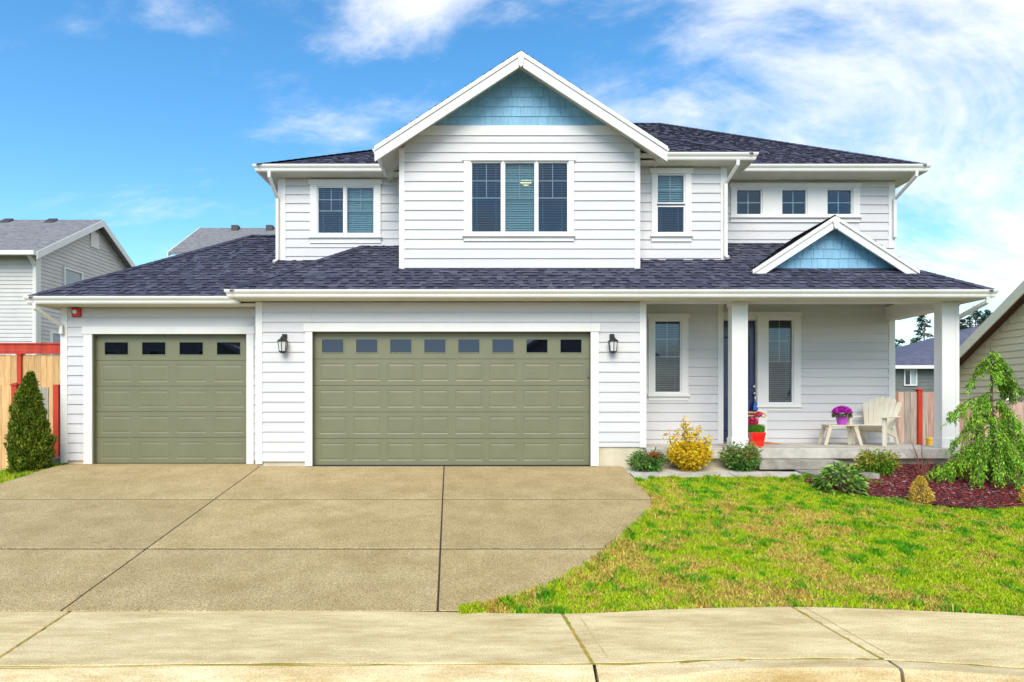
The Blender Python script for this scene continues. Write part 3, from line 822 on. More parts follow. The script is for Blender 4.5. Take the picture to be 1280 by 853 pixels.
# --- garage doors ---
def garage_door(x0, x1, z0, z1, Y, ncol, trim, head, wz):
    yb = Y + 0.085
    box_frame = MB()
    # door body: thin backing behind the sections, with window openings
    door = MB().box(x0 - 0.03, x1 + 0.03, yb + 0.05, yb + 0.06, z0, wz[0] - 0.03).box(x0 - 0.03, x1 + 0.03, yb + 0.05, yb + 0.06, wz[1] + 0.03, z1 + 0.04).build('garage_door', 'olive', H)
    nrow = 5; sh = (z1 - z0) / nrow
    cw = (x1 - x0 - 0.06) / ncol
    pw, ph = cw * 0.40, sh * 0.33
    # sections
    for r_ in range(nrow):
        a, b = z0 + r_ * sh + 0.003, z0 + (r_ + 1) * sh - 0.003
        if r_ < nrow - 1:
            mb = MB(); y0, y1 = yb, yb + 0.045; pc = (a + b) / 2
            mb.box(x0 + .002, x1 - .002, y0, y1, a, pc - ph).box(x0 + .002, x1 - .002, y0, y1, pc + ph, b)
            xe = [x0 + .002]
            for c in range(ncol):
                cx_ = x0 + 0.03 + cw * (c + .5); xe += [cx_ - pw, cx_ + pw]
            xe.append(x1 - .002)
            for c in range(0, len(xe), 2): mb.box(xe[c], xe[c + 1], y0, y1, pc - ph, pc + ph)
            mb.build('door_section', 'olive', door)
        else:
            mb = MB(); y0, y1 = yb, yb + 0.045
            mb.box(x0 + .002, x1 - .002, y0, y1, a, wz[0]).box(x0 + .002, x1 - .002, y0, y1, wz[1], b + .02)
            xe = [x0 + .002]
            for c in range(ncol):
                cx_ = x0 + 0.03 + cw * (c + .5); xe += [cx_ - cw * .335, cx_ + cw * .335]
            xe.append(x1 - .002)
            for c in range(0, len(xe), 2): mb.box(xe[c], xe[c + 1], y0, y1, wz[0], wz[1])
            mb.build('door_section', 'olive', door)
    # raised panels: a sunk groove ring with a raised field
    gmb = None
    for r_ in range(nrow - 1):
        for c in range(ncol):
            cx_ = x0 + 0.03 + cw * (c + .5); cz_ = z0 + (r_ + .5) * sh
            if gmb is None:
                mb = MB(); y = 0.0
                o = [(-pw, -ph), (pw, -ph), (pw, ph), (-pw, ph)]
                rings = [(0.0, 0.0), (0.014, 0.0048), (0.020, 0.0048), (0.046, 0.0003)]
                V_ = []
                for ins, yy in rings:
                    for (px_, pz_) in o:
                        V_.append((px_ - math.copysign(ins, px_), yy, pz_ - math.copysign(ins, pz_)))
                F_ = []
                for q in range(3):
                    for e in range(4): F_.append((q * 4 + e, q * 4 + (e + 1) % 4, q * 4 + 4 + (e + 1) % 4, q * 4 + 4 + e))
                F_.append((12, 13, 14, 15))
                gmb = bpy.data.meshes.new('raised_panel'); gmb.from_pydata(V_, [], F_); gmb.update(); gmb.materials.append(M['olive'])
            ob = bpy.data.objects.new('raised_panel', gmb); COL.objects.link(ob); ob.parent = door
            ob.location = Vector((cx_, yb, cz_)) - wpos(door)
    # windows of the top section
    for c in range(ncol):
        cx_ = x0 + 0.03 + cw * (c + .5); hx = cw * .335
        mb = MB(); t = 0.016
        for q in ((cx_ - hx, cx_ - hx + t, wz[0], wz[1]), (cx_ + hx - t, cx_ + hx, wz[0], wz[1]), (cx_ - hx + t, cx_ + hx - t, wz[0], wz[0] + t), (cx_ - hx + t, cx_ + hx - t, wz[1] - t, wz[1])):
            mb.box(q[0], q[1], yb - 0.006, yb + 0.03, q[2], q[3])
        mb.build('window_frame', 'olive', door)
        MB().box(cx_ - hx + .004, cx_ + hx - .004, yb + 0.012, yb + 0.016, wz[0] + .004, wz[1] - .004).build('pane', 'gglass', door)
    # jamb lining
    MB().box(x0 - 0.02, x0, Y - 0.001, yb + 0.05, 0, z1 + .02).box(x1, x1 + 0.02, Y - 0.001, yb + 0.05, 0, z1 + .02).box(x0, x1, Y - 0.001, yb + 0.05, z1, z1 + 0.02).build('jamb', 'olive', door)
    box('bottom_seal', 'black', door, x0 + .004, x1 - .004, yb + 0.002, yb + 0.04, z0 - 0.03, z0 + 0.002)
    a, b = trim
    box('door_casing', 'trim', H, UX(a, Y), x0 - 0.0, Y - 0.04, Y - 0.002, 0.005, z1)
    box('door_casing', 'trim', H, x1 + 0.0, UX(b, Y), Y - 0.04, Y - 0.002, 0.005, z1)
    box('head_casing', 'trim', H, UX(head[0], Y), UX(head[1], Y), Y - 0.052, Y - 0.002, z1, UZ(head[2], Y))
    return door
garage_door(gd[0], gd[1], 0.012, gd[3], YM, 8, (382, 748), (380.5, 749.5, 405), (UZ(442, YM + .08), UZ(423.5, YM + .08)))
garage_door(gl_[0], gl_[1], 0.012, gl_[3], YL, 4, (106, 318), (104.5, 319.5, 409), (UZ(444.5, YL + .08), UZ(427, YL + .08)))
box('door_keypad', 'keypad', H, gd[1] - .045, gd[1] - .004, YM + .055, YM + .083, UZ(472, YM), UZ(460, YM), bevel=.004)
# dim garage interiors
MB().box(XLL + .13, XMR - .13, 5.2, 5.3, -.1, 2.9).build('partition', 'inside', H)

# --- front door ---
fd = MB().box(dr[0], dr[1] - 0.012, YP2 + .06, YP2 + .105, dr[2], dr[3] - .01).build('front_door', 'door', H)
for z0_, z1_ in ((0.55, 1.05), (1.2, 2.5)):
    for x0_, x1_ in ((dr[0] + .10, dr[0] + .42), (dr[0] + .52, dr[1] - .12)):
        MB().hexa([(x0_, YP2 + .061, z0_), (x1_, YP2 + .061, z0_), (x1_, YP2 + .061, z1_), (x0_, YP2 + .061, z1_)], [(x0_ + .03, YP2 + .048, z0_ + .03), (x1_ - .03, YP2 + .048, z0_ + .03), (x1_ - .03, YP2 + .048, z1_ - .03), (x0_ + .03, YP2 + .048, z1_ - .03)]).build('door_panel', 'door', fd)
hx_ = UX(942.8, YP2 + .03)
def ysphere(name, x, y, z, r, m, par, sy=0.7):
    mb = MB(); prof = [(r * math.sin(math.pi * i / 8), -r * math.cos(math.pi * i / 8)) for i in range(1, 8)]
    mb.lathe(prof, 14); mb.v = [(x + a, y - b * 0 + sy * c, z + b) for a, b, c in mb.v]
    return mb.build(name, m, par, smooth=True)
ysphere('deadbolt', hx_, YP2 + .035, UZ(483.5, YP2), .036, 'nickel', fd)
ysphere('door_knob', hx_, YP2 + .02, UZ(492, YP2), .034, 'nickel', fd, 1.0)
MB().tube([(hx_, YP2 + .04, UZ(494, YP2)), (hx_, YP2 - .01, UZ(496, YP2)), (hx_, YP2 - .01, UZ(503, YP2)), (hx_, YP2 + .04, UZ(504.5, YP2))], .011, 8).build('door_pull', 'nickel', fd, smooth=True)
# sidelight left of the door with small dark panes: frame and glass
box('door_threshold', 'nickel', H, dr[0], dr[1], YP2 + .0, YP2 + .12, .322, .342)
box('door_casing', 'trim', H, dr[1], UX(958, YP2) - .004, YP2 - .040, YP2 - .002, .33, UZ(396.4, YP2))
box('head_casing', 'trim', H, XPW + .03, UX(944.4, YP2), YP2 - .054, YP2 - .002, UZ(400, YP2), UZ(390.5, YP2))
MB().box(dr[0] + .08, dr[0] + .3, YP2 + .052, YP2 + .058, .9, .92).build('door_rail', 'black', fd)
MB().box(dr[1] - .012, dr[1] + .0, YP2 - .0, YP2 + .1, .342, dr[3]).box(dr[0], dr[1], YP2, YP2 + .1, dr[3] - .01, dr[3] + .01).build('jamb', 'trim', H)

# --- porch: slab, foundation, steps, columns, beams, ceiling ---
pf = MB().box(XMR + .002, 8.29, -0.10, YP2 - .001, 0.14, 0.325).build('porch_floor', 'porch', H, bevel=.014)
MB().box(XMR + .002, 8.18, 0.05, 0.25, -.2, 0.14).box(8.0, 8.18, .25, 1.6, -.2, .14).build('porch_foundation', 'found', H)
box('porch_step', 'stepc', H, UX(949, -.4), UX(1050, -.4), -0.42, 0.045, -0.02, 0.137, bevel=.015)
def column(x0, x1, y0, y1):
    c = MB().box(x0, x1, y0, y1, .325, 2.95).build('porch_column', 'trim', H, bevel=.006)
    box('column_base', 'trim', c, x0 - .016, x1 + .016, y0 - .016, y1 + .016, .326, .50, bevel=.006)
    box('column_capital', 'trim', c, x0 - .014, x1 + .014, y0 - .014, y1 + .014, 2.86, 2.935, bevel=.005)
    for a, b in ((x0 - .006, x0 + .055), (x1 - .055, x1 + .006)): box('column_stile', 'trim', c, a, b, y0 - .007, y0 + .05, .50, 2.86)
    return c
column(8.04, 8.335, 0.0, 0.21)
column(4.29, 4.56, 0.0, 0.20)
MB().box(XMR + .002, 8.345, -.01, 0.25, 2.935, 3.10).build('porch_beam', 'trim', H)
MB().box(8.045, 8.33, 0.251, 1.598, 2.83, 3.10).build('porch_beam', 'trim', H)
MB().box(XMR + .01, 8.04, 0.25, YP2, 3.17, 3.2).build('porch_ceiling', 'soffit', H)

# ------------------------------------------------------------------ roofs of the house
def clip_poly(poly, a, b, inside):                 # clip 2D polygon by half-plane a*x+b*y<=inside
    o = []
    for i in range(len(poly)):
        p, q = poly[i], poly[(i + 1) % len(poly)]
        dp, dq = a * p[0] + b * p[1] - inside, a * q[0] + b * q[1] - inside
        if dp <= 0: o.append(p)
        if (dp < 0 < dq) or (dq < 0 < dp):
            t = dp / (dp - dq); o.append((p[0] + (q[0] - p[0]) * t, p[1] + (q[1] - p[1]) * t))
    return o
SH_TONES = np.array([(0.058, 0.060, 0.092), (0.072, 0.075, 0.110), (0.086, 0.089, 0.126), (0.042, 0.043, 0.070), (0.098, 0.101, 0.140)])
def shingles(name, polys, parent, seed=0):
    """laminated shingle tabs laid in courses over one roof plane (polys: convex, same plane, first edge = eave)"""
    rr = random.Random(seed)
    P0 = [Vector(p) for p in polys[0]]
    u = (P0[1] - P0[0]).normalized(); n = Vector((0, 0, 0))
    for i in range(1, len(P0) - 1): n += (P0[i] - P0[0]).cross(P0[i + 1] - P0[0])
    n.normalize()
    if n.z < 0: n = -n
    v = n.cross(u)
    if v.z < 0: v = -v
    o = P0[0]; EX = 0.130
    V_, F_, C_ = [], [], []
    for poly in polys:
        q = [((Vector(p) - o).dot(u), (Vector(p) - o).dot(v)) for p in poly]
        area = sum(q[i][0] * q[(i + 1) % len(q)][1] - q[(i + 1) % len(q)][0] * q[i][1] for i in range(len(q)))
        if area < 0: q = q[::-1]
        hp = []
        for i in range(len(q)):
            (x1, y1), (x2, y2) = q[i], q[(i + 1) % len(q)]
            a, b = (y2 - y1), -(x2 - x1); l_ = math.hypot(a, b)
            if l_ < 1e-6: continue
            hp.append((a / l_, b / l_, (a * x1 + b * y1) / l_))
        umin, umax = min(p[0] for p in q), max(p[0] for p in q); vmin, vmax = min(p[1] for p in q), max(p[1] for p in q)
        row = 0; v0 = vmin - 0.012
        while v0 < vmax:
            x = umin - rr.uniform(0, .3)
            thickrow = rr.random() < .5
            while x < umax:
                wd = rr.choice((.07, .09, .11, .13, .15, .18)); x1 = x + wd
                thick = not thickrow if rr.random() < .85 else thickrow
                thickrow = thick
                t = 0.019 if thick else 0.005
                v1 = v0 + EX + 0.01
                pc = [(x + .001, v0), (x1 - .001, v0), (x1 - .001, v1), (x + .001, v1)]
                for a, b, c in hp:
                    pc = clip_poly(pc, a, b, c + 0.001)
                    if len(pc) < 3: break
                if len(pc) >= 3:
                    tn = SH_TONES[rr.choices(range(5), (.28, .3, .2, .12, .1) if thick else (.34, .18, .04, .42, .02))[0]] * rr.uniform(.85, 1.15)
                    k = len(V_)
                    for (a, b) in pc:
                        hgt = 0.006 + t * (1 - (b - v0) / (EX + .01)) + 0.0015
                        V_.append(o + u * a + v * b + n * hgt); C_.append(tn)
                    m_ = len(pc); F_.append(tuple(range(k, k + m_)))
                    # butt edge, coloured darker to stand for the shadow under the tab
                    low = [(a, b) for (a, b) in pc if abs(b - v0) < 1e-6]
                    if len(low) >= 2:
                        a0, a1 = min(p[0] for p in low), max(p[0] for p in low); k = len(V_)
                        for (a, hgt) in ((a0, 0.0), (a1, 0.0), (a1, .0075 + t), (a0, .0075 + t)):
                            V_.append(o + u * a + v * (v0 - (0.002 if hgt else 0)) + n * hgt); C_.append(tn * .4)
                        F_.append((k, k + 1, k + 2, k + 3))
                x = x1
            v0 += EX; row += 1
    me = bpy.data.meshes.new(name)
    c = o
    me.from_pydata([tuple(p - c) for p in V_], [], F_); me.update()
    at = me.color_attributes.new('Col', 'FLOAT_COLOR', 'POINT')
    arr = np.ones((len(V_), 4), dtype=np.float32); arr[:, :3] = np.array(C_); at.data.foreach_set('color', arr.ravel())
    me.materials.append(M['shingle'])
    ob = bpy.data.objects.new(name, me); COL.objects.link(ob); ob.parent = parent; WO[ob.name] = c; ob.location = c - wpos(parent)
    ob['kind'] = 'stuff'
    return ob
def roof_part(planes, thick=0.09, m='soffit', deckpolys=None):
    mb = MB()
    for polys in planes:
        for pl in polys: mb.slab([Vector(p) - Vector((0, 0, 0.0)) for p in pl], (0, 0, -thick))
    rf = mb.build('roof', m, H)
    for i, polys in enumerate(planes): shingles('shingles', polys, rf, 11 + i + int(abs(polys[0][0][0]) * 10))
    return rf
def caps(line, parent, wd=0.13, step=0.15):
    """ridge and hip cap shingles: each a small folded tab"""
    a, b = Vector(line[0]), Vector(line[1]); t = (b - a); L_ = t.length; t.normalize()
    sd = t.cross(Vector((0, 0, 1))).normalized()
    V4, C4 = [], []
    n = int(L_ / step)
    for i in range(n + 1):
        p = a + t * (i * step) + Vector((0, 0, 0.030)); q = p + t * (step + .03) + Vector((0, 0, -0.008))
        if (q - a).length > L_ + .03: q = b + Vector((0, 0, .022))
        tn = SH_TONES[random.choice((0, 1, 2, 0, 3))] * random.uniform(.7, 1.0)
        for s in (-1, 1):
            dn = Vector((0, 0, -line[2] * wd))
            V4 += [p, q, q + sd * s * wd + dn, p + sd * s * wd + dn]; C4.append(tn)
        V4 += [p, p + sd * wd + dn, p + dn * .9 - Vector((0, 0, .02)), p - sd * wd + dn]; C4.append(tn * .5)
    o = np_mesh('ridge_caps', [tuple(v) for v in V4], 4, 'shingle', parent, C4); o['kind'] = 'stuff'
    return o

PT = 0.655
# lower main roof with hips at both ends
EZ, EY = 3.06, -0.45
EX0, EX1 = -4.52, 8.60
zt = EZ + PT * (1.60 - EY); xl = EX0 + (1.60 - EY); xr = EX1 - (1.60 - EY)
lower = roof_part([[[(EX0, EY, EZ), (EX1, EY, EZ), (xr, 1.60, zt), (xl, 1.60, zt)]],
                   [[(EX0, 1.60, EZ), (EX0, EY, EZ), (xl, 1.60, zt)]],
                   [[(EX1, EY, EZ), (EX1, 1.60, EZ), (xr, 1.60, zt)]]])
caps(((EX0, EY, EZ), (-2.62, 1.45, EZ + PT * 1.9), .45), lower)
caps(((EX1, EY, EZ), (xr, 1.60, zt), .45), lower)
# left garage roof
LZ, LY, LX = 3.015, -0.06, -8.24
RY = 2.80; hz = LZ + PT * (RY - LY); hx = LX + (RY - LY)
def lz(y): return LZ + PT * (y - LY)
left = roof_part([[[(LX, LY, LZ), (-4.46, LY, LZ), (-4.30, 0.12, lz(0.12)), (-4.30, RY, hz), (hx, RY, hz)], [(-4.30, 0.12, lz(0.12)), (-2.95, 1.46, lz(1.46)), (-4.30, 1.46, lz(1.46))]],
                  [[(LX, 2 * RY - LY, LZ), (LX, LY, LZ), (hx, RY, hz)]],
                  [[(-4.30, 2 * RY - LY, LZ), (LX, 2 * RY - LY, LZ), (hx, RY, hz), (-4.30, RY, hz)]]])
caps(((LX, LY, LZ), (hx, RY, hz), .45), left)
caps(((hx, RY, hz), (-4.31, RY, hz), .5), left)
# upper main roof
UZ_, UY = 5.80, 1.08
RYU = 5.20; rz = UZ_ + PT * (RYU - UY)
XUR1 = 8.54; XUL1 = -4.63
xa, xb = 2.55, XUR1 - (RYU - UY)
BY = 2 * RYU - UY
upper = roof_part([[[(XUL1, UY, UZ_), (XUR1, UY, UZ_), (xb, RYU, rz), (xa, RYU, rz)]],
                   [[(XUR1, UY, UZ_), (XUR1, BY, UZ_), (xb, RYU, rz)]],
                   [[(XUL1, BY, UZ_), (XUL1, UY, UZ_), (xa, RYU, rz)]],
                   [[(XUR1, BY, UZ_), (XUL1, BY, UZ_), (xa, RYU, rz), (xb, RYU, rz)]]])
caps(((XUR1, UY, UZ_), (xb, RYU, rz), .45), upper)
caps(((xb, RYU, rz), (xa, RYU, rz), .6), upper)
caps(((XUL1, UY, UZ_), (xa, RYU, rz), .35), upper)
# middle roof over the narrow wall beside the gable
MZ, MY, MX = 5.755, 0.41, 4.87
t_ = 2.5
midr = roof_part([[[(2.2, MY, MZ), (MX, MY, MZ), (MX - t_, MY + t_, MZ + PT * t_), (2.2, MY + t_, MZ + PT * t_)]],
                  [[(MX, MY, MZ), (MX, 1.10, MZ), (2.98, 2.99, MZ + PT * 1.89), (MX - t_, MY + t_, MZ + PT * t_)]]])
caps(((MX, MY, MZ), (MX - t_, MY + t_, MZ + PT * t_), .45), midr)
# gable roof
GY0, GY1 = 0.0, 3.6
ghw = 2.60
gr = roof_part([[[(GCX + ghw, GY0 - .012, GAP_Z - GP * ghw), (GCX + ghw, GY1, GAP_Z - GP * ghw), (GCX, GY1, GAP_Z), (GCX, GY0 - .012, GAP_Z)]],
                [[(GCX - ghw, GY1, GAP_Z - GP * ghw), (GCX - ghw, GY0 - .012, GAP_Z - GP * ghw), (GCX, GY0 - .012, GAP_Z), (GCX, GY1, GAP_Z)]]], 0.10)
caps(((GCX, GY0, GAP_Z), (GCX, GY1, GAP_Z), .6), gr)
def rake(cx, az, p, hw, y, hgt, strip_h, par):
    """rake boards: two sloping planks with a narrower moulding above and a keystone at the apex"""
    for s in (-1, 1):
        e = cx + s * hw; ez = az - p * hw
        MB().xz([(cx + s * .04, az - .04 * p - .018), (e, ez - .018), (e, ez - hgt), (cx + s * .04, az - .04 * p - hgt)], y, y + .035).build('rake_board', 'trim', par)
        MB().xz([(cx + s * .04, az - .04 * p - .008), (e + s * .004, ez - .008), (e + s * .004, ez - strip_h), (cx + s * .04, az - .04 * p - strip_h)], y - .022, y - .0005).build('rake_moulding', 'gutter', par)
    MB().xz([(cx - .07, az - .06), (cx, az - .012), (cx + .07, az - .06), (cx + .03, az - hgt - .0), (cx, az - hgt - .03), (cx - .03, az - hgt - .0)], y - .028, y + .03).build('keystone', 'trim', par)
rake(GCX, GAP_Z - .005, GP, ghw + .005, GY0 - .035, 0.265, 0.085, gr)
# blue shingle gable field
def blue_gable(cx, zb, az, p, Y, drop):
    """az: roof apex; field lies under the roof; each shingle its own piece"""
    top = az - drop
    hw = (top - zb) / p
    MB().xz([(cx - hw, zb), (cx + hw, zb), (cx, top)], Y + .004, Y + .06).build('gable_sheathing', 'sheath', H)
    bw = tag(MB().xz([(cx - hw, zb - .0), (cx + hw, zb - .0), (cx + hw - .03, zb + .02), (cx - hw + .03, zb + .02)], Y - .012, Y + .003).build('gable_shingle_field', 'blue', H))
    z = zb + .0; row = 0
    EXP = 0.178
    while z < top - .03:
        x = cx - hw - random.uniform(0, .12)
        while x < cx + hw:
            wd = random.choice((.11, .15, .165, .18, .2)); x1 = x + wd
            zl = z + random.uniform(-.002, .002); zh = z + EXP + .01
            pl = [(x + .0025, zl), (x1 - .0025, zl), (x1 - .0025, zh), (x + .0025, zh)]
            l_ = math.hypot(p, 1)
            pl = clip_poly(pl, p / l_, 1 / l_, (top + p * cx) / l_)
            if len(pl) >= 3: pl = clip_poly(pl, -p / l_, 1 / l_, (top - p * cx) / l_)
            if len(pl) >= 3:
                V_ = []; n = len(pl)
                for (a, b) in pl: V_.append((a, Y - .004 - .013 * (1 - (b - zl) / (EXP + .01)), b))
                for (a, b) in pl: V_.append((a, Y + .002, b))
                MB().add(V_, [tuple(range(n)), tuple(range(2 * n - 1, n - 1, -1))] + [(i, i + n, (i + 1) % n + n, (i + 1) % n) for i in range(n)]).build('gable_shingle', 'blue', bw)
            x = x1
        z += EXP; row += 1
blue_gable(GCX, zfr1, GAP_Z, GP, YG, 0.10)
# porch dormer
DCX, DAZ, DHW, DY = 6.23, 4.525, 1.50, 0.20
dm = roof_part([[[(DCX + DHW, DY - .012, DAZ - GP * DHW), (DCX + DHW, 1.599, DAZ - GP * DHW), (DCX, 1.599, DAZ), (DCX, DY - .012, DAZ)]],
                [[(DCX - DHW, 1.599, DAZ - GP * DHW), (DCX - DHW, DY - .012, DAZ - GP * DHW), (DCX, DY - .012, DAZ), (DCX, 1.599, DAZ)]]], 0.06)
caps(((DCX, DY, DAZ), (DCX, 1.6, DAZ), .6), dm)
rake(DCX, DAZ - .005, GP, DHW + .005, DY - .035, 0.215, 0.07, dm)
blue_gable(DCX, EZ + PT * (.40 - EY) + .004, DAZ, GP, 0.40, 0.05)

# --- soffits, fascia gutters, downspouts ---
GPROF = [(0.0, 0.0), (0.0, -0.125), (0.055, -0.125), (0.066, -0.105), (0.070, -0.070), (0.092, -0.042), (0.100, -0.022), (0.100, 0.004), (0.090, 0.004), (0.088, -0.015), (0.012, -0.015), (0.012, 0.0)]
def gutter(path): return MB().sweep(GPROF, path).build('gutter', 'gutter', H)
# travel direction chosen so that outward = right-hand side
gi = 0.05
gutter([(EX0 + gi, -0.06, EZ), (EX0 + gi, EY + gi, EZ), (EX1 - gi, EY + gi, EZ), (EX1 - gi, 1.60, EZ)])
gutter([(LX + gi, 4.0, LZ), (LX + gi, LY + gi, LZ), (-4.47, LY + gi, LZ)])
gutter([(XUL1 + gi, 4.0, UZ_), (XUL1 + gi, UY + gi, UZ_), (-2.02, UY + gi, UZ_)])
gutter([(3.06, MY + gi, MZ), (MX - gi, MY + gi, MZ), (MX - gi, 1.06, MZ)])
gutter([(4.78, UY + gi, UZ_), (XUR1 - gi, UY + gi, UZ_), (XUR1 - gi, 4.0, UZ_)])
for s in (-1, 1):
    e = GCX + s * (ghw - .045)
    pth = [(e, GY0 + .02, GAP_Z - GP * ghw - .02), (e, 1.05 if s < 0 else .40, GAP_Z - GP * ghw - .02)]
    gutter(pth if s > 0 else pth[::-1])
def soffit(*boxes):
    mb = MB()
    for b in boxes: mb.box(*b)
    return mb.build('soffit', 'soffit', H)
soffit((EX0 + .06, XMR + .1, EY + .06, -.026, EZ - .122, EZ - .105), (XMR + .1, EX1 - .06, EY + .06, -.012, EZ - .122, EZ - .106), (EX0 + .06, XML - .022, -.026, .3, EZ - .1215, EZ - .1055), (8.35, EX1 - .06, -.012, 1.6, EZ - .1225, EZ - .107))
soffit((LX + .06, XML - .01, LY + .06, YL - .026, LZ - .122, LZ - .105), (LX + .06, XLL - .025, YL - .026, 5.6, LZ - .1215, LZ - .1045))
soffit((XUL1 + .06, XGL - .0, UY + .06, YUL - .026, UZ_ - .122, UZ_ - .105), (XUL1 + .06, XUL - .025, YUL - .026, 9.3, UZ_ - .1215, UZ_ - .1045))
soffit((XGR, MX - .06, MY + .06, YC - .026, MZ - .122, MZ - .105), (XCR + .022, MX - .06, YC - .026, 1.2, MZ - .1215, MZ - .1045))
soffit((XCR + .03, XUR1 - .06, UY + .06, YUR - .026, UZ_ - .122, UZ_ - .105), (XR + .03, XUR1 - .06, YUR - .026, 9.3, UZ_ - .1215, UZ_ - .1045))
def spout(path, r=.036): return MB().tube(path, r, 4).build('downspout', 'gutter', H, bevel=.008)
spout([(LX + .12, LY + .0, LZ - .12), (LX + .12, LY + .0, LZ - .2), (XLL + .02, YL - .07, LZ - .46), (XLL + .02, YL - .07, LZ - .62)], .045)
spout([(XUL1 + .26, UY + .01, UZ_ - .12), (XUL1 + .26, UY + .01, UZ_ - .22), (XUL - .02, YUL - .06, UZ_ - .55), (XUL - .02, YUL - .06, 4.02), (XUL - .06, YUL - .16, 3.95)], .043)
spout([(XCR + .10, MY + .02, MZ - .12), (XCR + .10, MY + .02, MZ - .2), (XCR - .02, YC - .06, MZ - .46), (XCR - .02, YC - .06, 3.93), (XCR + .0, YC - .14, 3.87)], .045)
spout([(XR + .12, UY + .01, UZ_ - .12), (XR + .12, UY + .01, UZ_ - .2), (XR - .01, YUR - .06, UZ_ - .52), (XR - .01, YUR - .06, 4.5)], .043)
spout([(8.50, EY + .02, EZ - .12), (8.50, EY + .02, EZ - .2), (8.36, .04, EZ - .40), (8.37, .12, EZ - .44)], .045)

# --- things fixed to the house ---
def lantern(px, py, label):
    x, z = U(px, py, YM - .1)
    t = thing('wall_lantern', label, 'lantern', (x, -.02, z - .17))
    MB().lathe([(.045, 0), (.05, .01), (.05, .03)], 16, (0, 0, 0)).build('tmp', 'black') if False else None
    MB().box(x - .045, x + .045, -.035, -.018, z + .02, z + .19).build('back_plate', 'black', t, bevel=.01)
    MB().tube([(x, -.03, z + .12), (x, -.06, z + .16), (x, -.10, z + .165), (x, -.125, z + .12)], .014, 8).build('arm', 'black', t, smooth=True)
    MB().lathe([(.012, .145), (.03, .13), (.045, .10), (.095, .055), (.10, .045), (.09, .04)], 6, (x, -.125, z)).build('cap', 'black', t)
    MB().lathe([(.078, .04), (.058, -.13)], 6, (x, -.125, z)).build('glass_body', 'frost', t)
    mb = MB()
    for k in range(6):
        an = 2 * math.pi * k / 6 + math.pi / 6
        mb.tube([(x + .081 * math.cos(an), -.125 + .081 * math.sin(an), z + .045), (x + .061 * math.cos(an), -.125 + .061 * math.sin(an), z - .13)], .0075, 5)
    mb.build('cage', 'black', t)
    MB().lathe([(.03, -.165), (.055, -.15), (.068, -.14), (.068, -.125)], 6, (x, -.125, z)).build('base', 'black', t)
lantern(354, 430.5, 'black glass lantern on the white siding between the two garage doors')
lantern(766, 430.5, 'black glass lantern on the white siding between wide garage door and porch')
x, z = U(97.5, 391.3, YL)
al = thing('fire_alarm', 'red fire alarm box with clear lens above the narrow garage door', 'alarm', (x, YL - .02, z - .08))
MB().box(x - .078, x + .078, YL - .075, YL - .012, z - .085, z + .085).build('body', 'red', al, bevel=.014)
ysphere('lens', x - .012, YL - .078, z + .01, .042, 'white', al, .5)
# lit ceiling lamp seen through the middle pane of the gable window
LYY = 0.85
lx, lz_ = U(657.5, 228, LYY)
lp = thing('ceiling_lamp', 'lit round ceiling lamp seen through the middle pane of the gable window', 'lamp', (lx, LYY, lz_))
MB().lathe([(.03, -.045), (.08, -.035), (.11, -.01), (.115, .015)], 20, (lx, LYY, lz_)).build('shade', emit_mat('lamp_glow', (1.0, 0.70, 0.28), 2.6), lp, smooth=True)
MB().tube([(lx, LYY, lz_ + .016), (lx, LYY, 5.618)], .012, 8).build('stem', 'nickel', lp)

# ------------------------------------------------------------------ neighbours
def lap_x(x0, x1, z0, z1, y, ex, top=None, axis='x', m=None, name='wall', parent=None, out_=-1):
    """siding wall of small laps in one mesh (laps under 10 px each). axis 'x': wall along X at depth y; axis 'y': along Y at X=y.
    top(z): returns the extent (a,b) at height z for gables"""
    mb = MB(); z = z0; t = .02
    while z < z1 - .005:
        h = min(z + ex, z1)
        a0, b0 = top(z) if top else (x0, x1); a1, b1 = top(h) if top else (x0, x1)
        if b0 - a0 < .02: break
        if axis == 'x':
            mb.add([(a0, y + out_ * t, z), (b0, y + out_ * t, z), (b1, y, h), (a1, y, h), (a0, y, z), (b0, y, z)], [(0, 1, 2, 3), (0, 4, 5, 1)])
        else:
            mb.add([(y + out_ * t, a0, z), (y + out_ * t, b0, z), (y, b1, h), (y, a1, h), (y, a0, z), (y, b0, z)], [(0, 1, 2, 3), (0, 4, 5, 1)])
        z = h
    o = mb.build(name, m, parent); o['kind'] = 'stuff'; return o
def pane_window(par, axis, at, c0, c1, z0, z1, fw=.07, split=False, outd=-1):
    """simple window: frame, pane"""
    def bx_(a, b, d0, d1, e, f):
        lo, hi = min(at + outd * d0, at + outd * d1), max(at + outd * d0, at + outd * d1)
        return (a, b, lo, hi, e, f) if axis == 'x' else (lo, hi, a, b, e, f)
    mb = MB()
    for a, b, e, f in ((c0 - fw, c0, z0 - fw, z1 + fw), (c1, c1 + fw, z0 - fw, z1 + fw), (c0, c1, z0 - fw, z0), (c0, c1, z1, z1 + fw)): mb.box(*bx_(a, b, 0.0, .06, e, f))
    if split: mb.box(*bx_((c0 + c1) / 2 - .03, (c0 + c1) / 2 + .03, 0.0, .055, z0, z1))
    w_ = mb.build('window', 'trim', par)
    if split:
        mb = MB().box(*bx_(c0, (c0 + c1) / 2 - .03, .01, .02, z0, z1)); mb.build('pane', 'nb_glass', w_)
        mb = MB().box(*bx_((c0 + c1) / 2 + .03, c1, .01, .02, z0, z1)); mb.build('pane', 'nb_glass2', w_)
    else: MB().box(*bx_(c0, c1, .01, .02, z0, z1)).build('pane', 'nb_glass2', w_)
    return w_
M['nb_glass'] = mat('dark_window', (.03, .035, .04), None, .08, 3)
M['nb_glass2'] = mat('pale_window', (.34, .40, .43), None, .1, 3)

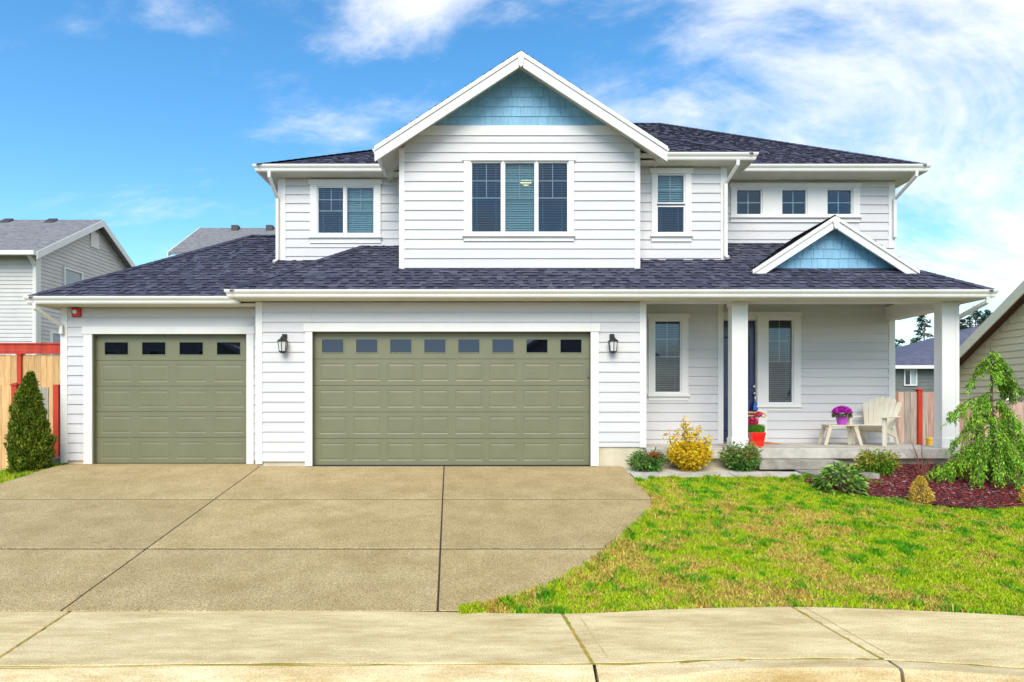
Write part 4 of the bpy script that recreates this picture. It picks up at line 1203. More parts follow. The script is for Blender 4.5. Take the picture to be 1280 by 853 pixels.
# left: grey two-storey house, gable end towards us
d1 = 19.0; Y1 = d1 - D0
NX = (45 - CX) * d1 / F                        # its right side wall
ez = EYE + (CY - 312) * d1 / F
ym = Y1 + 2.75; Y2 = Y1 + 5.5; apz = ez + .60 * 2.75 + .1
n1_ = thing('neighbour_house', 'grey lap-sided two-storey house with gable end behind the red-topped fence', 'house', (NX - 4, Y1 + 3, -.3))
lap_x(NX - 8, NX, -.3, ez - .05, Y1, .125, m='nb_siding', parent=n1_)
def gtop(z):
    if z <= ez: return (Y1, Y2)
    k = (z - ez) / .60; return (Y1 + k, Y2 - k)
lap_x(Y1, Y2, -.3, apz - .1, NX, .125, gtop, 'y', 'nb_siding', parent=n1_, out_=1)
MB().box(NX - 8, NX - .02, Y1 + .02, Y2, -.3, ez - .02).build('core', 'nb_siding', n1_)
MB().box(NX - .07, NX + .05, Y1 - .05, Y1 + .14, -.3, ez - .05).build('corner_board', 'trim', n1_)
ov = .42
rz_ = ez + .02
rr_ = MB().slab([(NX - 8.4, Y1 - ov, rz_ - ov * .655 + .1), (NX + .32, Y1 - ov, rz_ - ov * .655 + .1), (NX + .32, ym, apz), (NX - 8.4, ym, apz)], (0, 0, -.09))
rr_.slab([(NX + .32, Y2 + ov, rz_ - ov * .655 + .1), (NX - 8.4, Y2 + ov, rz_ - ov * .655 + .1), (NX - 8.4, ym, apz), (NX + .32, ym, apz)], (0, 0, -.09))
rf_ = rr_.build('roof', 'nb_roof', n1_)
for sgn in (-1, 1):
    ye = ym + sgn * (2.75 + ov); z_e = rz_ - ov * .655 + .1
    mb = MB().slab([(NX + .325, ye, z_e - .01), (NX + .325, ym, apz - .01), (NX + .325, ym, apz - .24), (NX + .325, ye, z_e - .24)], (.03, 0, 0)); mb.build('rake_board', 'trim', rf_)
MB().box(NX - 8.4, NX + .32, Y1 - ov - .12, Y1 - ov, rz_ - ov * .655 - .03, rz_ - ov * .655 + .10).build('gutter', 'gutter', n1_)
MB().tube([(NX + .05, Y1 - ov, ez - .2), (NX + .05, Y1 - .1, ez - .55), (NX + .05, Y1 - .1, -.2)], .05, 6).build('downspout', 'gutter', n1_)
MB().box(NX + .0, NX + .06, ym - .22, ym + .22, apz - 1.0, apz - .45).build('gable_vent', 'trim', n1_)
zc = EYE + (CY - 347) * 20.2 / F
pane_window(n1_, 'y', NX, Y1 + 1.25, Y1 + 2.05, zc - .55, zc + .30, outd=1)
pane_window(n1_, 'y', NX, Y1 + .65, Y1 + 1.2, 2.1, 3.4, outd=1)
for xx in (NX - 1.35, NX - .0 - 2.9): MB().hexa([(xx - .17, ym - .4, apz - .36), (xx + .17, ym - .4, apz - .36), (xx + .17, ym - .1, apz - .12), (xx - .17, ym - .1, apz - .12)], [(xx - .15, ym - .35, apz - .17), (xx + .15, ym - .35, apz - .17), (xx + .15, ym - .1, apz + .015), (xx - .15, ym - .1, apz + .015)]).build('roof_vent', 'vent', rf_)

# left, farther: only the roof shows over the garage
d2 = 27.6; Yb = d2 - D0
xa_, xb_ = -14.5, -6.0
t2_ = UZ(285, Yb + 3); e2 = t2_ - .655 * 3
n2_ = thing('neighbour_house', 'far house whose plain grey roof shows just above the dark garage roof', 'house', ((xa_ + xb_) / 2, Yb + 3, -.3))
MB().slab([(xa_ + .4, Yb + .4, -.3), (xa_ + .4, Yb + 5.6, -.3), (xa_ + .4, Yb + 5.6, e2 + .2), (xa_ + .4, Yb + 3, t2_ - .12), (xa_ + .4, Yb + .4, e2 + .2)], (xb_ - xa_ - .8, 0, 0)).build('wall', 'nb_siding', n2_)
n2r = MB().slab([(xa_, Yb, e2), (xb_, Yb, e2), (xb_, Yb + 3, t2_), (xa_, Yb + 3, t2_)], (0, 0, -.1)).slab([(xb_, Yb + 6, e2), (xa_, Yb + 6, e2), (xa_, Yb + 3, t2_), (xb_, Yb + 3, t2_)], (0, 0, -.1)).build('roof', 'nb_roof', n2_)
MB().slab([(xa_ - .01, Yb, e2 + .01), (xa_ - .01, Yb + 3, t2_ + .01), (xa_ - .01, Yb + 3, t2_ - .2), (xa_ - .01, Yb, e2 - .2)], (-.04, 0, 0)).build('rake_board', 'trim', n2r)
for f_ in (.22, .42):
    xx = xa_ + (xb_ - xa_) * f_; MB().box(xx - .16, xx + .16, Yb + 2.6, Yb + 2.9, t2_ - .3, t2_ + .03).build('roof_vent', 'vent', n2r)

# right: tan house, gable end towards our house; each lap board is a piece
TX = 13.5
td = (TX * F / (1196 - CX)); YT = td - D0              # rear eave of its wall
te = UZ(462, YT)
tn_ = thing('neighbour_house', 'tan lap-sided house with cream rake board beyond the weathered fence', 'house', (TX + 3, YT - 3, -.5))
tw = MB().slab([(TX, YT, -.5), (TX, YT - 7.2, -.5), (TX, YT - 7.2, te), (TX, YT - 3.6, te + 3.6 * .69), (TX, YT, te)], (.2, 0, 0)).build('wall', 'tan', tn_)
z = te - 2.3
EXT = .178 * 1.0
while z < te + 2.4:
    h = z + EXT
    k0 = max(0, (h - te) / .69)
    if 7.2 - 2 * k0 < .1: break
    a, b = YT - k0, YT - 7.2 + k0
    a = min(a, YT - .0); b = max(b, YT - 5.6)
    MB().hexa([(TX - .022, a, z), (TX - .001, a, z), (TX - .001, b, z), (TX - .022, b, z)][::-1], [(TX - .005, a, h), (TX - .001, a, h), (TX - .001, b, h), (TX - .005, b, h)][::-1]).build('siding_board', 'tan', tw)
    z = h
rp0 = MB().slab([(TX - .35, YT + .35, te - .35 * .69 + .12), (TX - .35, YT - 3.6, te + 3.6 * .69 + .12), (TX + 6, YT - 3.6, te + 3.6 * .69 + .12), (TX + 6, YT + .35, te - .35 * .69 + .12)], (0, 0, .08))
rp0.slab([(TX - .35, YT - 3.6, te + 3.6 * .69 + .12), (TX - .35, YT - 7.55, te - .35 * .69 + .12), (TX + 6, YT - 7.55, te - .35 * .69 + .12), (TX + 6, YT - 3.6, te + 3.6 * .69 + .12)], (0, 0, .08))
trf = rp0.build('roof', 'nb_dkroof', tn_)
for s_, ya_ in ((1, YT + .36), (-1, YT - 7.56)):
    MB().slab([(TX - .36, ya_, te - .36 * .69 + .16), (TX - .36, YT - 3.6, te + 3.6 * .69 + .16), (TX - .36, YT - 3.6, te + 3.6 * .69 - .14), (TX - .36, ya_, te - .36 * .69 - .14)], (-.04, 0, 0)).build('rake_board', 'tantrim', trf)
    MB().slab([(TX - .34, ya_, te - .36 * .69 - .02), (TX - .34, YT - 3.6, te + 3.6 * .69 - .02), (TX - .02, YT - 3.6, te + 3.6 * .69 - .02), (TX - .02, ya_, te - .36 * .69 - .02)], (0, 0, .1)).build('rake_soffit', 'brown', trf)
MB().box(TX - .03, TX + .1, YT - .0, YT + .06, -.5, te).build('corner_board', 'brown', tn_)
MB().box(TX + .2, TX + 5.8, YT - 7.0, YT - .05, -.5, te).build('core', 'tan', tn_)

# right, farther: slate grey house with dark hip roof
d3 = 34.0; Y3 = d3 - D0
gx0, gx1 = UX(1095, Y3), UX(1330, Y3)
ge0 = UZ(458.5, Y3)
n3_ = thing('neighbour_house', 'slate grey house with dark hip roof and small white window seen past the porch column', 'house', ((gx0 + gx1) / 2, Y3 + 4, -.8))
lap_x(gx0 + .4, gx1, -.8, ge0 - .1, Y3, .2, m='nb_dark', parent=n3_)
MB().box(gx0 + .4, gx1, Y3 + .02, Y3 + 8, -.8, ge0).build('core', 'nb_dark', n3_)
rtop = UZ(406, Y3 + 4.4)
rzx = UX(1226, Y3 + 4.4)
MB().add([(gx0 - .2, Y3 - .4, ge0), (gx1, Y3 - .4, ge0), (gx1, Y3 + 8.6, ge0), (gx0 - .2, Y3 + 8.6, ge0), (rzx, Y3 + 4.1, rtop), (gx1, Y3 + 4.1, rtop)], [(0, 1, 5, 4), (3, 0, 4), (2, 3, 4, 5), (1, 2, 5), (0, 3, 2, 1)]).build('roof', 'nb_dkroof', n3_)
MB().box(gx0 - .3, gx1, Y3 - .52, Y3 - .4, ge0 - .14, ge0 + .04).build('gutter', 'trim', n3_)
wx0, wx1 = UX(1130.5, Y3), UX(1144, Y3)
pane_window(n3_, 'x', Y3 - .02, wx0, wx1, UZ(481, Y3), UZ(463, Y3), .06, True)

# across the street, mirrored in the garage-door windows and porch glass
def street_house(x0, x1, y, ev, ridge, label):
    t = thing('street_house', label, 'house', ((x0 + x1) / 2, y - 4, -1.0)); xm = (x0 + x1) / 2
    MB().slab([(x0, y, -1), (x1, y, -1), (x1, y, ev), (xm, y, ridge - .2), (x0, y, ev)], (0, -8, 0)).build('wall', 'nb_siding', t)
    rf = MB().slab([(x0 - .5, y + .5, ev - .3), (xm, y + .5, ridge), (xm, y - 8.5, ridge), (x0 - .5, y - 8.5, ev - .3)], (0, 0, -.12)).slab([(xm, y + .5, ridge), (x1 + .5, y + .5, ev - .3), (x1 + .5, y - 8.5, ev - .3), (xm, y - 8.5, ridge)], (0, 0, -.12)).build('roof', 'nb_dkroof', t)
    for s in (-1, 1):
        xe = xm + s * ((x1 - x0) / 2 + .5)
        MB().slab([(xm, y + .51, ridge), (xe, y + .51, ev - .3), (xe, y + .51, ev - .55), (xm, y + .51, ridge - .25)], (0, .04, 0)).build('rake_board', 'trim', rf)
    for f in (.2, .5, .8):
        xc = x0 + (x1 - x0) * f; pane_window(t, 'x', y, xc - .6, xc + .6, 3.6, 4.9, .12, True, 1)
    for f in (.28, .72):
        xc = x0 + (x1 - x0) * f; pane_window(t, 'x', y, xc - .8, xc + .8, .2, 1.6, .12, True, 1)
    box('front_door', 'door', t, xm - .5, xm + .5, y + .0, y + .06, -.9, 1.2)
street_house(2.2, 12.0, -33, 5.2, 8.6, 'grey gabled house across the street, mirrored in the wide garage door windows')
street_house(-29, -17.5, -31, 5.0, 8.0, 'grey gabled house across the street, mirrored in the narrow garage door windows')
# ------------------------------------------------------------------ fences
def fence(name, label, x0, x1, y, zb, zt, mats, wd=.14, posts=(), pm='redwood', cap=None, rail=True, seed=1, ptop=.06, group=None, jag=.012):
    rr = random.Random(seed)
    f = thing(name, label, 'fence', ((x0 + x1) / 2, y, zb), group)
    x = x0; meshes = {}
    while x < x1 - .02:
        w_ = min(wd, x1 - x) - .006
        key = rr.randrange(4)
        t_top = zt + rr.uniform(-jag, jag)
        if w_ < wd - .02: mb = MB().box(x + .003, x + .003 + w_, y - .010, y + .010, zb, t_top).build('board', rr.choice(mats), f)
        else:
            mb = MB().xz([(x + .003, zb), (x + .003 + w_, zb), (x + .003 + w_, t_top), (x + .003, t_top + rr.uniform(-.004, .004))], y - .010 + rr.uniform(-.003, .003), y + .010).build('board', rr.choice(mats), f)
        x += wd
    if rail:
        for zr in (zb + .3, zt - .25): box('rail', mats[0], f, x0, x1, y + .012, y + .05, zr - .045, zr + .045)
    for px_ in posts:
        p = box('post', pm, f, px_ - .05, px_ + .05, y - .06, y + .045, zb, zt + ptop, bevel=.006)
        MB().box(px_ - .065, px_ + .065, y - .075, y + .06, zt + ptop + .001, zt + ptop + .025).hexa([(px_ - .055, y - .065, zt + ptop + .025), (px_ + .055, y - .065, zt + ptop + .025), (px_ + .055, y + .05, zt + ptop + .025), (px_ - .055, y + .05, zt + ptop + .025)], [(px_ - .01, y - .02, zt + ptop + .055), (px_ + .01, y - .02, zt + ptop + .055), (px_ + .01, y + .01, zt + ptop + .055), (px_ - .01, y + .01, zt + ptop + .055)]).build('post_cap', pm, p)
    if cap:
        box('cap_rail', pm, f, x0, x1, y - .06, y + .06, cap[0], cap[0] + .035)
        box('trim_board', pm, f, x0, x1, y - .04, y - .012, cap[0] - .13, cap[0] - .001)
        box('trim_board', pm, f, x0, x1, y - .055, y - .012, cap[0] - .215, cap[0] - .135)
    return f
# left: low new cedar fence in front, taller red-capped one behind
yf = 0.95
f1 = fence('cedar_fence', 'low new cedar fence with red posts beside the narrow garage bay', -10.9, -8.87, yf, -.42, UZ(482.5, yf), ['cedar'], posts=(UX(20, yf), UX(-52, yf)), seed=3, ptop=.005)
for i_, xx in enumerate((-8.862, -8.727)): box('board', 'greyboard', f1, xx, xx + .128, yf - .01, yf + .01, -.42, UZ(484, yf) - .01 * i_)
box('post', 'redwood', f1, UX(71, yf) - .05, UX(71, yf) + .05, yf - .03, yf + .06, -.42, UZ(481, yf))
yt = 3.4
zt2 = UZ(445, yt)
fence('cedar_fence', 'tall new cedar fence topped by a bright red rail, behind the low fence', -13.2, UX(80, yt), yt, -.4, zt2 + .02, ['cedar'], posts=(UX(26, yt),), cap=(UZ(431, yt),), seed=5, ptop=.0, rail=False)
# right: weathered fence beyond the porch, stepping down
yr = 3.5
xst = UX(1180, yr)
fence('weathered_fence', 'weathered grey-pink fence with red capped post seen behind the porch chair', 8.3, xst, yr, -.45, UZ(490, yr), ['oldcedar', 'pinkcedar', 'oldcedar', 'rosycedar'], posts=(UX(1148.5, yr),), seed=8, ptop=.03)
fence('weathered_fence', 'lower weathered fence with rusty red post behind the drooping evergreen', xst + .06, 13.35, yr, -.55, UZ(502.5, yr), ['pinkcedar', 'oldcedar', 'rosycedar'], posts=(UX(1251, yr),), seed=9, ptop=-.12, pm='redwood')

# ------------------------------------------------------------------ grass, mulch
def vnoise(x, y, s, seed):
    """smooth value noise for patches"""
    r = np.random.default_rng(seed); G = r.random((64, 64))
    u, v = x * s, y * s
    i, j = np.floor(u).astype(int), np.floor(v).astype(int); fu, fv = u - i, v - j
    fu = fu * fu * (3 - 2 * fu); fv = fv * fv * (3 - 2 * fv)
    g = lambda a, b: G[a % 64, b % 64]
    return (g(i, j) * (1 - fu) + g(i + 1, j) * fu) * (1 - fv) + (g(i, j + 1) * (1 - fu) + g(i + 1, j + 1) * fu) * fv
def fbm(x, y, s, seed): return .5 * vnoise(x, y, s, seed) + .3 * vnoise(x, y, s * 2.3, seed + 1) + .2 * vnoise(x, y, s * 5.1, seed + 2)

def blades(name, X, Y, Z, parent=None, hscale=1.0, label=None, dry=0.0):
    n = len(X)
    dryf = np.clip((fbm(X, Y, 1.5, 21) - .45) * 2.6 + (vnoise(X, Y, 8.0, 31) - .5) * 1.5 + dry + .08, 0, 1)
    lush = np.clip((fbm(X + 40, Y, 2.2, 51) - .5) * 2.4 + (vnoise(X, Y, 8.5, 61) - .55) * 3.6, 0, 1)
    h = (0.022 + 0.030 * rng.random(n) + 0.022 * lush - .010 * dryf) * hscale
    tuft = vnoise(X, Y, 9.0, 71); h *= (.75 + .6 * np.clip((tuft - .55) * 3, 0, 1))
    an = rng.random(n) * 2 * np.pi; lean = h * rng.uniform(.15, .9, n)
    wd = rng.uniform(.0035, .0068, n)
    wan = rng.random(n) * np.pi
    B = np.stack([X, Y, Z], 1); sd = np.stack([np.cos(wan), np.sin(wan), np.zeros(n)], 1) * wd[:, None]
    tip = B + np.stack([np.cos(an) * lean, np.sin(an) * lean, h], 1)
    mid = B + np.stack([np.cos(an) * lean * .35, np.sin(an) * lean * .35, h * .6], 1)
    V = np.stack([B - sd, B + sd, mid + sd * .8, tip, mid - sd * .8], 1)
    g1 = np.array([.12, .43, .008]); g2 = np.array([.46, .62, .015]); st = np.array([.80, .58, .13]); br = np.array([.58, .26, .10])
    c = g1 * lush[:, None] + g2 * (1 - lush[:, None])
    isdry = rng.random(n) < dryf * .78 + .05
    drc = np.where((rng.random(n) < .22)[:, None], br, st)
    c = np.where(isdry[:, None], drc, c) * (1 + rng.normal(size=(n, 1)) * .2)
    return np_mesh(name, V.reshape(-1, 3), 5, 'grass', parent, np.clip(c, .01, .8))
def sample_lawn(n, x0, x1, y0, y1, fn):
    Xs, Ys = rng.uniform(x0, x1, n), rng.uniform(y0, y1, n)
    k = np.array([fn(a, b) for a, b in zip(Xs, Ys)]); return Xs[k], Ys[k]
# fast boundary tests through lookup tables
yt_ = np.linspace(-5.9, -0.85, 400); ex_t = np.array([edge_x(max(min(y, edge2[0][1]), edge2[-1][1])) for y in yt_])
xt_ = np.linspace(-1.5, 14, 600); sb_t = np.array([on_line(back_s, x).y for x in xt_]); mb_t = np.array([mul_y(x) for x in xt_])
def lawn_pts(n):
    # denser near the pavement, where the blades show largest
    X = rng.uniform(-.6, 13.2, n); Y = -0.93 - 4.8 * rng.random(n) ** .92
    sb = np.interp(X, xt_, sb_t); ex = np.interp(Y, yt_, ex_t); mu = np.interp(X, xt_, mb_t)
    k = (Y > sb + .004) & (X > ex - .015) & ((Y < mu + .03) | (mu > .5)) & (Y < np.where(X > 5.2, -1.03, -.92))
    return X[k], Y[k]
X, Y = lawn_pts(480000)
Z = SL * np.maximum(Y, -5.63) - .022 + .8 * (0.012 * np.sin(X * 1.7 + 1) * np.cos(Y * 2.1) + 0.008 * np.sin(X * 4.1 + Y * 3.3))
gr_ = blades('grass', X, Y, Z); tag(gr_, 'bright yellow-green turf with straw patches between driveway and sidewalk', 'grass', kind='stuff')
# tufts that hang over the edges of the walk and driveway
Xe, Ye = [], []
for k in range(5200):
    p = random.choice(edge[:-1]); t = random.random()
    Xe.append(p.x + random.uniform(-.05, .07)); Ye.append(p.y + random.uniform(-.09, .09))
for k in range(5200):
    x = random.uniform(2.55, 5.7); Xe.append(x); Ye.append(-.955 + random.uniform(-.05, .05 + .03 * math.sin(x * 9)))
Xe, Ye = np.array(Xe), np.array(Ye); Ze = SL * np.maximum(Ye, -5.63) - .01
ge = blades('edge_grass', Xe, Ye, Ze, hscale=1.55, dry=-.1); tag(ge, 'longer grass fringe along the driveway edge and front walk', 'grass', kind='stuff')
# left patch of grass by the hedge tree
Xl = rng.uniform(-12.4, -7.79, 62000); Yl = rng.uniform(-2.9, .9, 62000)
kk = ((Xl < -7.8) | (Yl > 0.5)); Xl, Yl = Xl[kk], Yl[kk]
Zl = np.array([yard_z(a, b) for a, b in zip(Xl, Yl)]) - .05
gl2 = blades('side_grass', Xl, Yl, Zl, hscale=1.7, dry=-.35); tag(gl2, 'small strip of green grass under the clipped evergreen cone', 'grass', kind='stuff')
MB().add([(x_, y_, yard_z(x_, y_) - .055) for y_ in (-3.2, -1.5, 0, .95) for x_ in (-12.6, -11.3, -9.5, -7.79)], [(j * 4 + i, j * 4 + i + 1, j * 4 + i + 5, j * 4 + i + 4) for j in range(3) for i in range(3)]).build('side_lawn', 'soil')['kind'] = 'structure'

# mulch chips
n = 26000
X = rng.uniform(mul_front[0].x, 9.6, n); Y = rng.uniform(-2.9, .02, n)
k = (Y > np.interp(X, xt_, mb_t) + .0) & ((X > 6.33) | (Y < -1.06)); X, Y = X[k], Y[k]; n = len(X)
y0 = np.interp(X, xt_, mb_t); t = (Y - y0) / (.04 - y0); hump = np.where(t < .62, .05 * np.sin(np.pi * np.minimum(1, t * 1.6)), .02)
P = np.stack([X, Y, SL * Y + .016 + hump * .6 + rng.uniform(0, .02, n)], 1)
an = rng.random(n) * 6.283; Dv = np.stack([np.cos(an), np.sin(an), rng.normal(size=n) * .22], 1)
V = leaves(P, Dv, rng.uniform(.022, .075, n), rng.uniform(.008, .022, n), 0, up=np.array([[0, 0, 1.]]))
mc = np_mesh('mulch_chips', V.reshape(-1, 3), 4, 'mulch', None, tone(n, [(.26, .03, .025), (.35, .075, .055), (.13, .018, .022), (.42, .18, .16), (.25, .045, .11), (.36, .26, .29)], (.30, .24, .2, .1, .1, .06)))
tag(mc, 'reddish brown bark mulch around the drooping evergreen', 'mulch', kind='stuff')

# ------------------------------------------------------------------ plants
def plant_root(name, label, cat, loc, group=None): return thing(name, label, cat, loc, group)

def stems_shrub(root, base, h, rx, nst, per, ln, wd, cols, wts, stem_m='bark', upright=.8, spread=(.25, 1.0), leaf_m='leaf', cluster=.03, tipcols=None, spike=None):
    """woody stems fanning from the base; leaves in clusters along their outer parts"""
    b = np.array(base); st = MB(); Ps, Ds, Tp = [], [], []
    for i in range(nst):
        an = random.uniform(0, 2 * math.pi); sp = random.uniform(*spread) ** .6
        hh = h * (1 - .45 * sp * sp) * random.uniform(.72, 1.03)
        end = b + np.array([math.cos(an) * rx * sp, math.sin(an) * rx * sp, hh])
        if spike and i < len(spike): end = b + np.array(spike[i])
        mid = b + (end - b) * .5 + np.array([math.cos(an) * rx * sp * -.08, math.sin(an) * rx * sp * -.08, hh * .06])
        st.tube([tuple(b + np.array([random.uniform(-.03, .03), random.uniform(-.03, .03), -.03])), tuple(mid), tuple(end)], [.006, .0045, .002], 4, cap=False)
        for q in range(per):
            t = random.uniform(.12, 1.0) ** .75
            c = (b * (1 - t) ** 2 + 2 * t * (1 - t) * mid + t * t * end)
            for z in range(3):
                o = rng.normal(size=3) * cluster
                Ps.append(c + o); dd = o / (np.linalg.norm(o) + 1e-6) + np.array([math.cos(an) * .5, math.sin(an) * .5, upright]) * .7; Ds.append(dd); Tp.append(t)
    Ps, Ds, Tp = np.array(Ps), np.array(Ds), np.array(Tp); n = len(Ps)
    V = leaves(Ps, Ds, rng.uniform(.7, 1.2, n) * ln, rng.uniform(.8, 1.2, n) * wd, .2)
    C = tone(n, cols, wts)
    if tipcols is not None:
        tk = (rng.random(n) < (Tp - .72) * 2.4); C = np.where(tk[:, None], tone(n, tipcols), C)
    st.build('stem', stem_m, root); return np_mesh('foliage', V.reshape(-1, 3), 4, leaf_m, root, C)

# golden shrub
bx0, by0, bz0 = gpt(862, 588)
r0 = plant_root('golden_shrub', 'golden yellow leafy shrub against the porch slab', 'shrub', (bx0, by0, bz0))
sc = (D0 + by0) / F
sp = [((-8) * sc, 0, 65 * sc), ((-4) * sc, .05, 66 * sc), (-30 * sc, -.02, 45 * sc), (-24 * sc, .1, 50 * sc), (13 * sc, 0, 55 * sc), (26 * sc, .03, 42 * sc), (20 * sc, -.1, 44 * sc), (-12 * sc, .1, 52 * sc), (4 * sc, -.05, 52 * sc), (-2 * sc, -.15, 48 * sc), (-6 * sc, -.02, 62 * sc)]
stems_shrub(r0, (bx0, by0, bz0 - .03), .62, .36, 120, 36, .055, .034, [(.82, .56, .015), (.86, .66, .05), (.72, .44, .01), (.5, .38, .02), (.16, .22, .02)], (.38, .3, .19, .08, .05), spike=sp, cluster=.022)
# three nandina shrubs
def nandina(px, py, h, rx, label, tips, seed, red=None):
    b = gpt(px, py); r = plant_root('nandina_shrub', label, 'shrub', b)
    stems_shrub(r, (b[0], b[1], b[2] - .03), h, rx, 46, 26, .065, .027, [(.08, .25, .04), (.14, .34, .05), (.25, .44, .07), (.04, .12, .025)], (.35, .33, .18, .14), tipcols=tips, upright=.25, cluster=.035)
    if red is not None:
        n = 130; P = np.array([b[0] + red[0], b[1] + red[1], b[2] + red[2]]) + rng.normal(size=(n, 3)) * np.array([.055, .04, .02])
        np_mesh('red_leaves', leaves(P, rng.normal(size=(n, 3)) + np.array([0, -.3, .4]), .045, .016).reshape(-1, 3), 4, 'leaf', r, tone(n, [(.42, .06, .02), (.5, .12, .04), (.3, .03, .02)]))
    return r
nandina(809, 589, .42, .27, 'dark green nandina with red leaf tips at the garage corner', [(.10, .22, .07), (.2, .16, .05)], 1, (.10, -.12, .29))
nandina(926, 588, .56, .31, 'green nandina with bronze tips beside the concrete porch step', [(.30, .26, .05), (.36, .16, .08), (.2, .28, .06)], 2)
nb_ = gpt(1097, 595)
r3 = plant_root('nandina_shrub', 'lime green nandina with orange-tipped shoots growing from the mulch by the porch', 'shrub', nb_)
stems_shrub(r3, (nb_[0], nb_[1], nb_[2] - .02), .50, .28, 44, 26, .062, .024, [(.14, .32, .02), (.22, .42, .03), (.34, .50, .04), (.07, .17, .02)], (.3, .35, .2, .15), tipcols=[(.5, .30, .05), (.42, .36, .05)], upright=.25, cluster=.035)
# rhododendron with broad leaves
rb = gpt(1050, 614)
r4 = plant_root('rhododendron', 'low rhododendron with broad pale-edged leaves at the mulch corner', 'shrub', rb)
n = 640
u_ = rng.normal(size=(n, 3)); u_[:, 2] = np.abs(u_[:, 2]); u_ = nrm(u_); rad = np.array([.33, .30, .40]) * rng.uniform(.72, 1.0, (n, 1))
P = np.array(rb) + u_ * rad + np.array([0, 0, .0]); Dd = u_ * np.array([1, 1, .4]) + rng.normal(size=(n, 3)) * .35 + np.array([0, 0, .1])
np_mesh('foliage', leaves(P, Dd, rng.uniform(.08, .13, n), rng.uniform(.042, .06, n), .3, up=np.array([[0, 0, 1.]])).reshape(-1, 3), 4, 'leaf', r4, tone(n, [(.17, .34, .05), (.27, .46, .07), (.42, .56, .15), (.08, .16, .03)], (.33, .3, .2, .17)))
mb = MB()
for i in range(14):
    an = i * .8; mb.tube([rb, (rb[0] + .1 * math.cos(an), rb[1] + .1 * math.sin(an), rb[2] + .14), (rb[0] + .26 * math.cos(an), rb[1] + .24 * math.sin(an), rb[2] + .27)], [.009, .007, .004], 5, cap=False)
mb.build('stem', 'bark', r4)
# dwarf golden conifers
def dwarf(px, py, h, rx, label):
    b = gpt(px, py); r = plant_root('dwarf_conifer', label, 'shrub', b)
    n = 2600; t = rng.random(n) ** 1.1; an = rng.random(n) * 6.283
    rr = rx * np.interp(t, [0, .15, .45, .8, 1], [.75, 1, .85, .45, .12]) * (1 + .22 * np.sin(an * 3 + t * 9) + .15 * np.sin(an * 5 - t * 14)) * rng.uniform(.72, 1.0, n)
    P = np.stack([b[0] + rr * np.cos(an), b[1] + rr * np.sin(an), b[2] - .02 + t * h * .93], 1)
    Dd = np.stack([np.cos(an) * .8, np.sin(an) * .8, t * 1.4 - .35], 1) + rng.normal(size=(n, 3)) * .4
    np_mesh('foliage', leaves(P, Dd, rng.uniform(.018, .04, n), .012, 0).reshape(-1, 3), 4, 'needle', r, tone(n, [(.78, .54, .06), (.66, .46, .05), (.48, .38, .05), (.84, .66, .15)]))
    MB().tube([(b[0], b[1], b[2] - .05), (b[0], b[1], b[2] + h * .6)], [.015, .005], 6).build('trunk', 'bark', r)
dwarf(1151, 628, .40, .135, 'small golden dwarf conifer at the front edge of the mulch')
dwarf(1288, 632, .36, .13, 'small orange-gold dwarf conifer under the drooping evergreen at the lawn edge')
# little green weeds on the mulch
for (px, py, lab, grp) in ((1078, 602, 1, 1), (1118, 628, 1, 1), (1098, 607, 1, 1)):
    b = gpt(px, py); r = plant_root('weed_tuft', 'small bright green weed tuft sprouting from the mulch', 'weed', b, 'weed tufts in the mulch bed')
    n = 150; P = np.array(b) + rng.normal(size=(n, 3)) * np.array([.08, .05, .012]) + np.array([0, 0, .03]); Dd = rng.normal(size=(n, 3)) + np.array([0, 0, .9])
    np_mesh('foliage', leaves(P, Dd, rng.uniform(.03, .06, n), .014).reshape(-1, 3), 4, 'leaf', r, tone(n, [(.16, .34, .03), (.24, .42, .04)]))
# bare red-stemmed shrub in front of the porch slab
tb = gpt(1153, 599)
r5 = plant_root('bare_shrub', 'leafless shrub of thin red stems before the porch slab', 'shrub', tb)
for i in range(15):
    a = random.uniform(-1, 1); hh = random.uniform(.32, .72); dx = a * random.uniform(.2, .5); dy = random.uniform(-.12, .12)
    MB().tube([(tb[0] + a * .03, tb[1], tb[2] - .03), (tb[0] + dx * .4, tb[1] + dy * .4, tb[2] + hh * .55), (tb[0] + dx, tb[1] + dy, tb[2] + hh)], [.005, .0038, .0016], 5, cap=False).build('stem', 'twig', r5)
# small yellow-flowering sprig at the foot of the evergreen
yb_ = gpt(1207, 603); r6 = plant_root('yellow_sprig', 'small yellow-leaved sprig left of the drooping evergreen', 'shrub', yb_)
stems_shrub(r6, (yb_[0], yb_[1], yb_[2]), .42, .14, 12, 14, .04, .02, [(.62, .50, .04), (.5, .46, .05), (.3, .36, .04)], (.4, .35, .25), cluster=.02)

# clipped evergreen cone (arborvitae) on the left
ab = ((37 - CX) * 10.9 / F, -.10, -.12)
r7 = plant_root('arborvitae', 'dense conical evergreen standing before the new cedar fence', 'evergreen', ab)
Hh, n = 1.80, 19000
t = rng.random(n) ** 1.25; an = rng.random(n) * 6.283
prof = np.interp(t, [0, .08, .25, .5, .75, .9, 1], [.25, .305, .315, .26, .165, .085, .014])
lump = 1 + .10 * np.sin(an * 4 + t * 17) + .08 * np.sin(an * 7 - t * 29) + .07 * np.sin(an * 2 + t * 41)
depth = rng.random(n) ** .45
rr = prof * lump * (.45 + .55 * depth)
P = np.stack([ab[0] + rr * np.cos(an) + .03 * np.sin(t * 7), ab[1] + rr * np.sin(an), ab[2] + .03 + t * Hh * .96], 1)
Dd = np.stack([np.cos(an) * .45, np.sin(an) * .45, 1.0 + 0 * an], 1) + rng.normal(size=(n, 3)) * .35
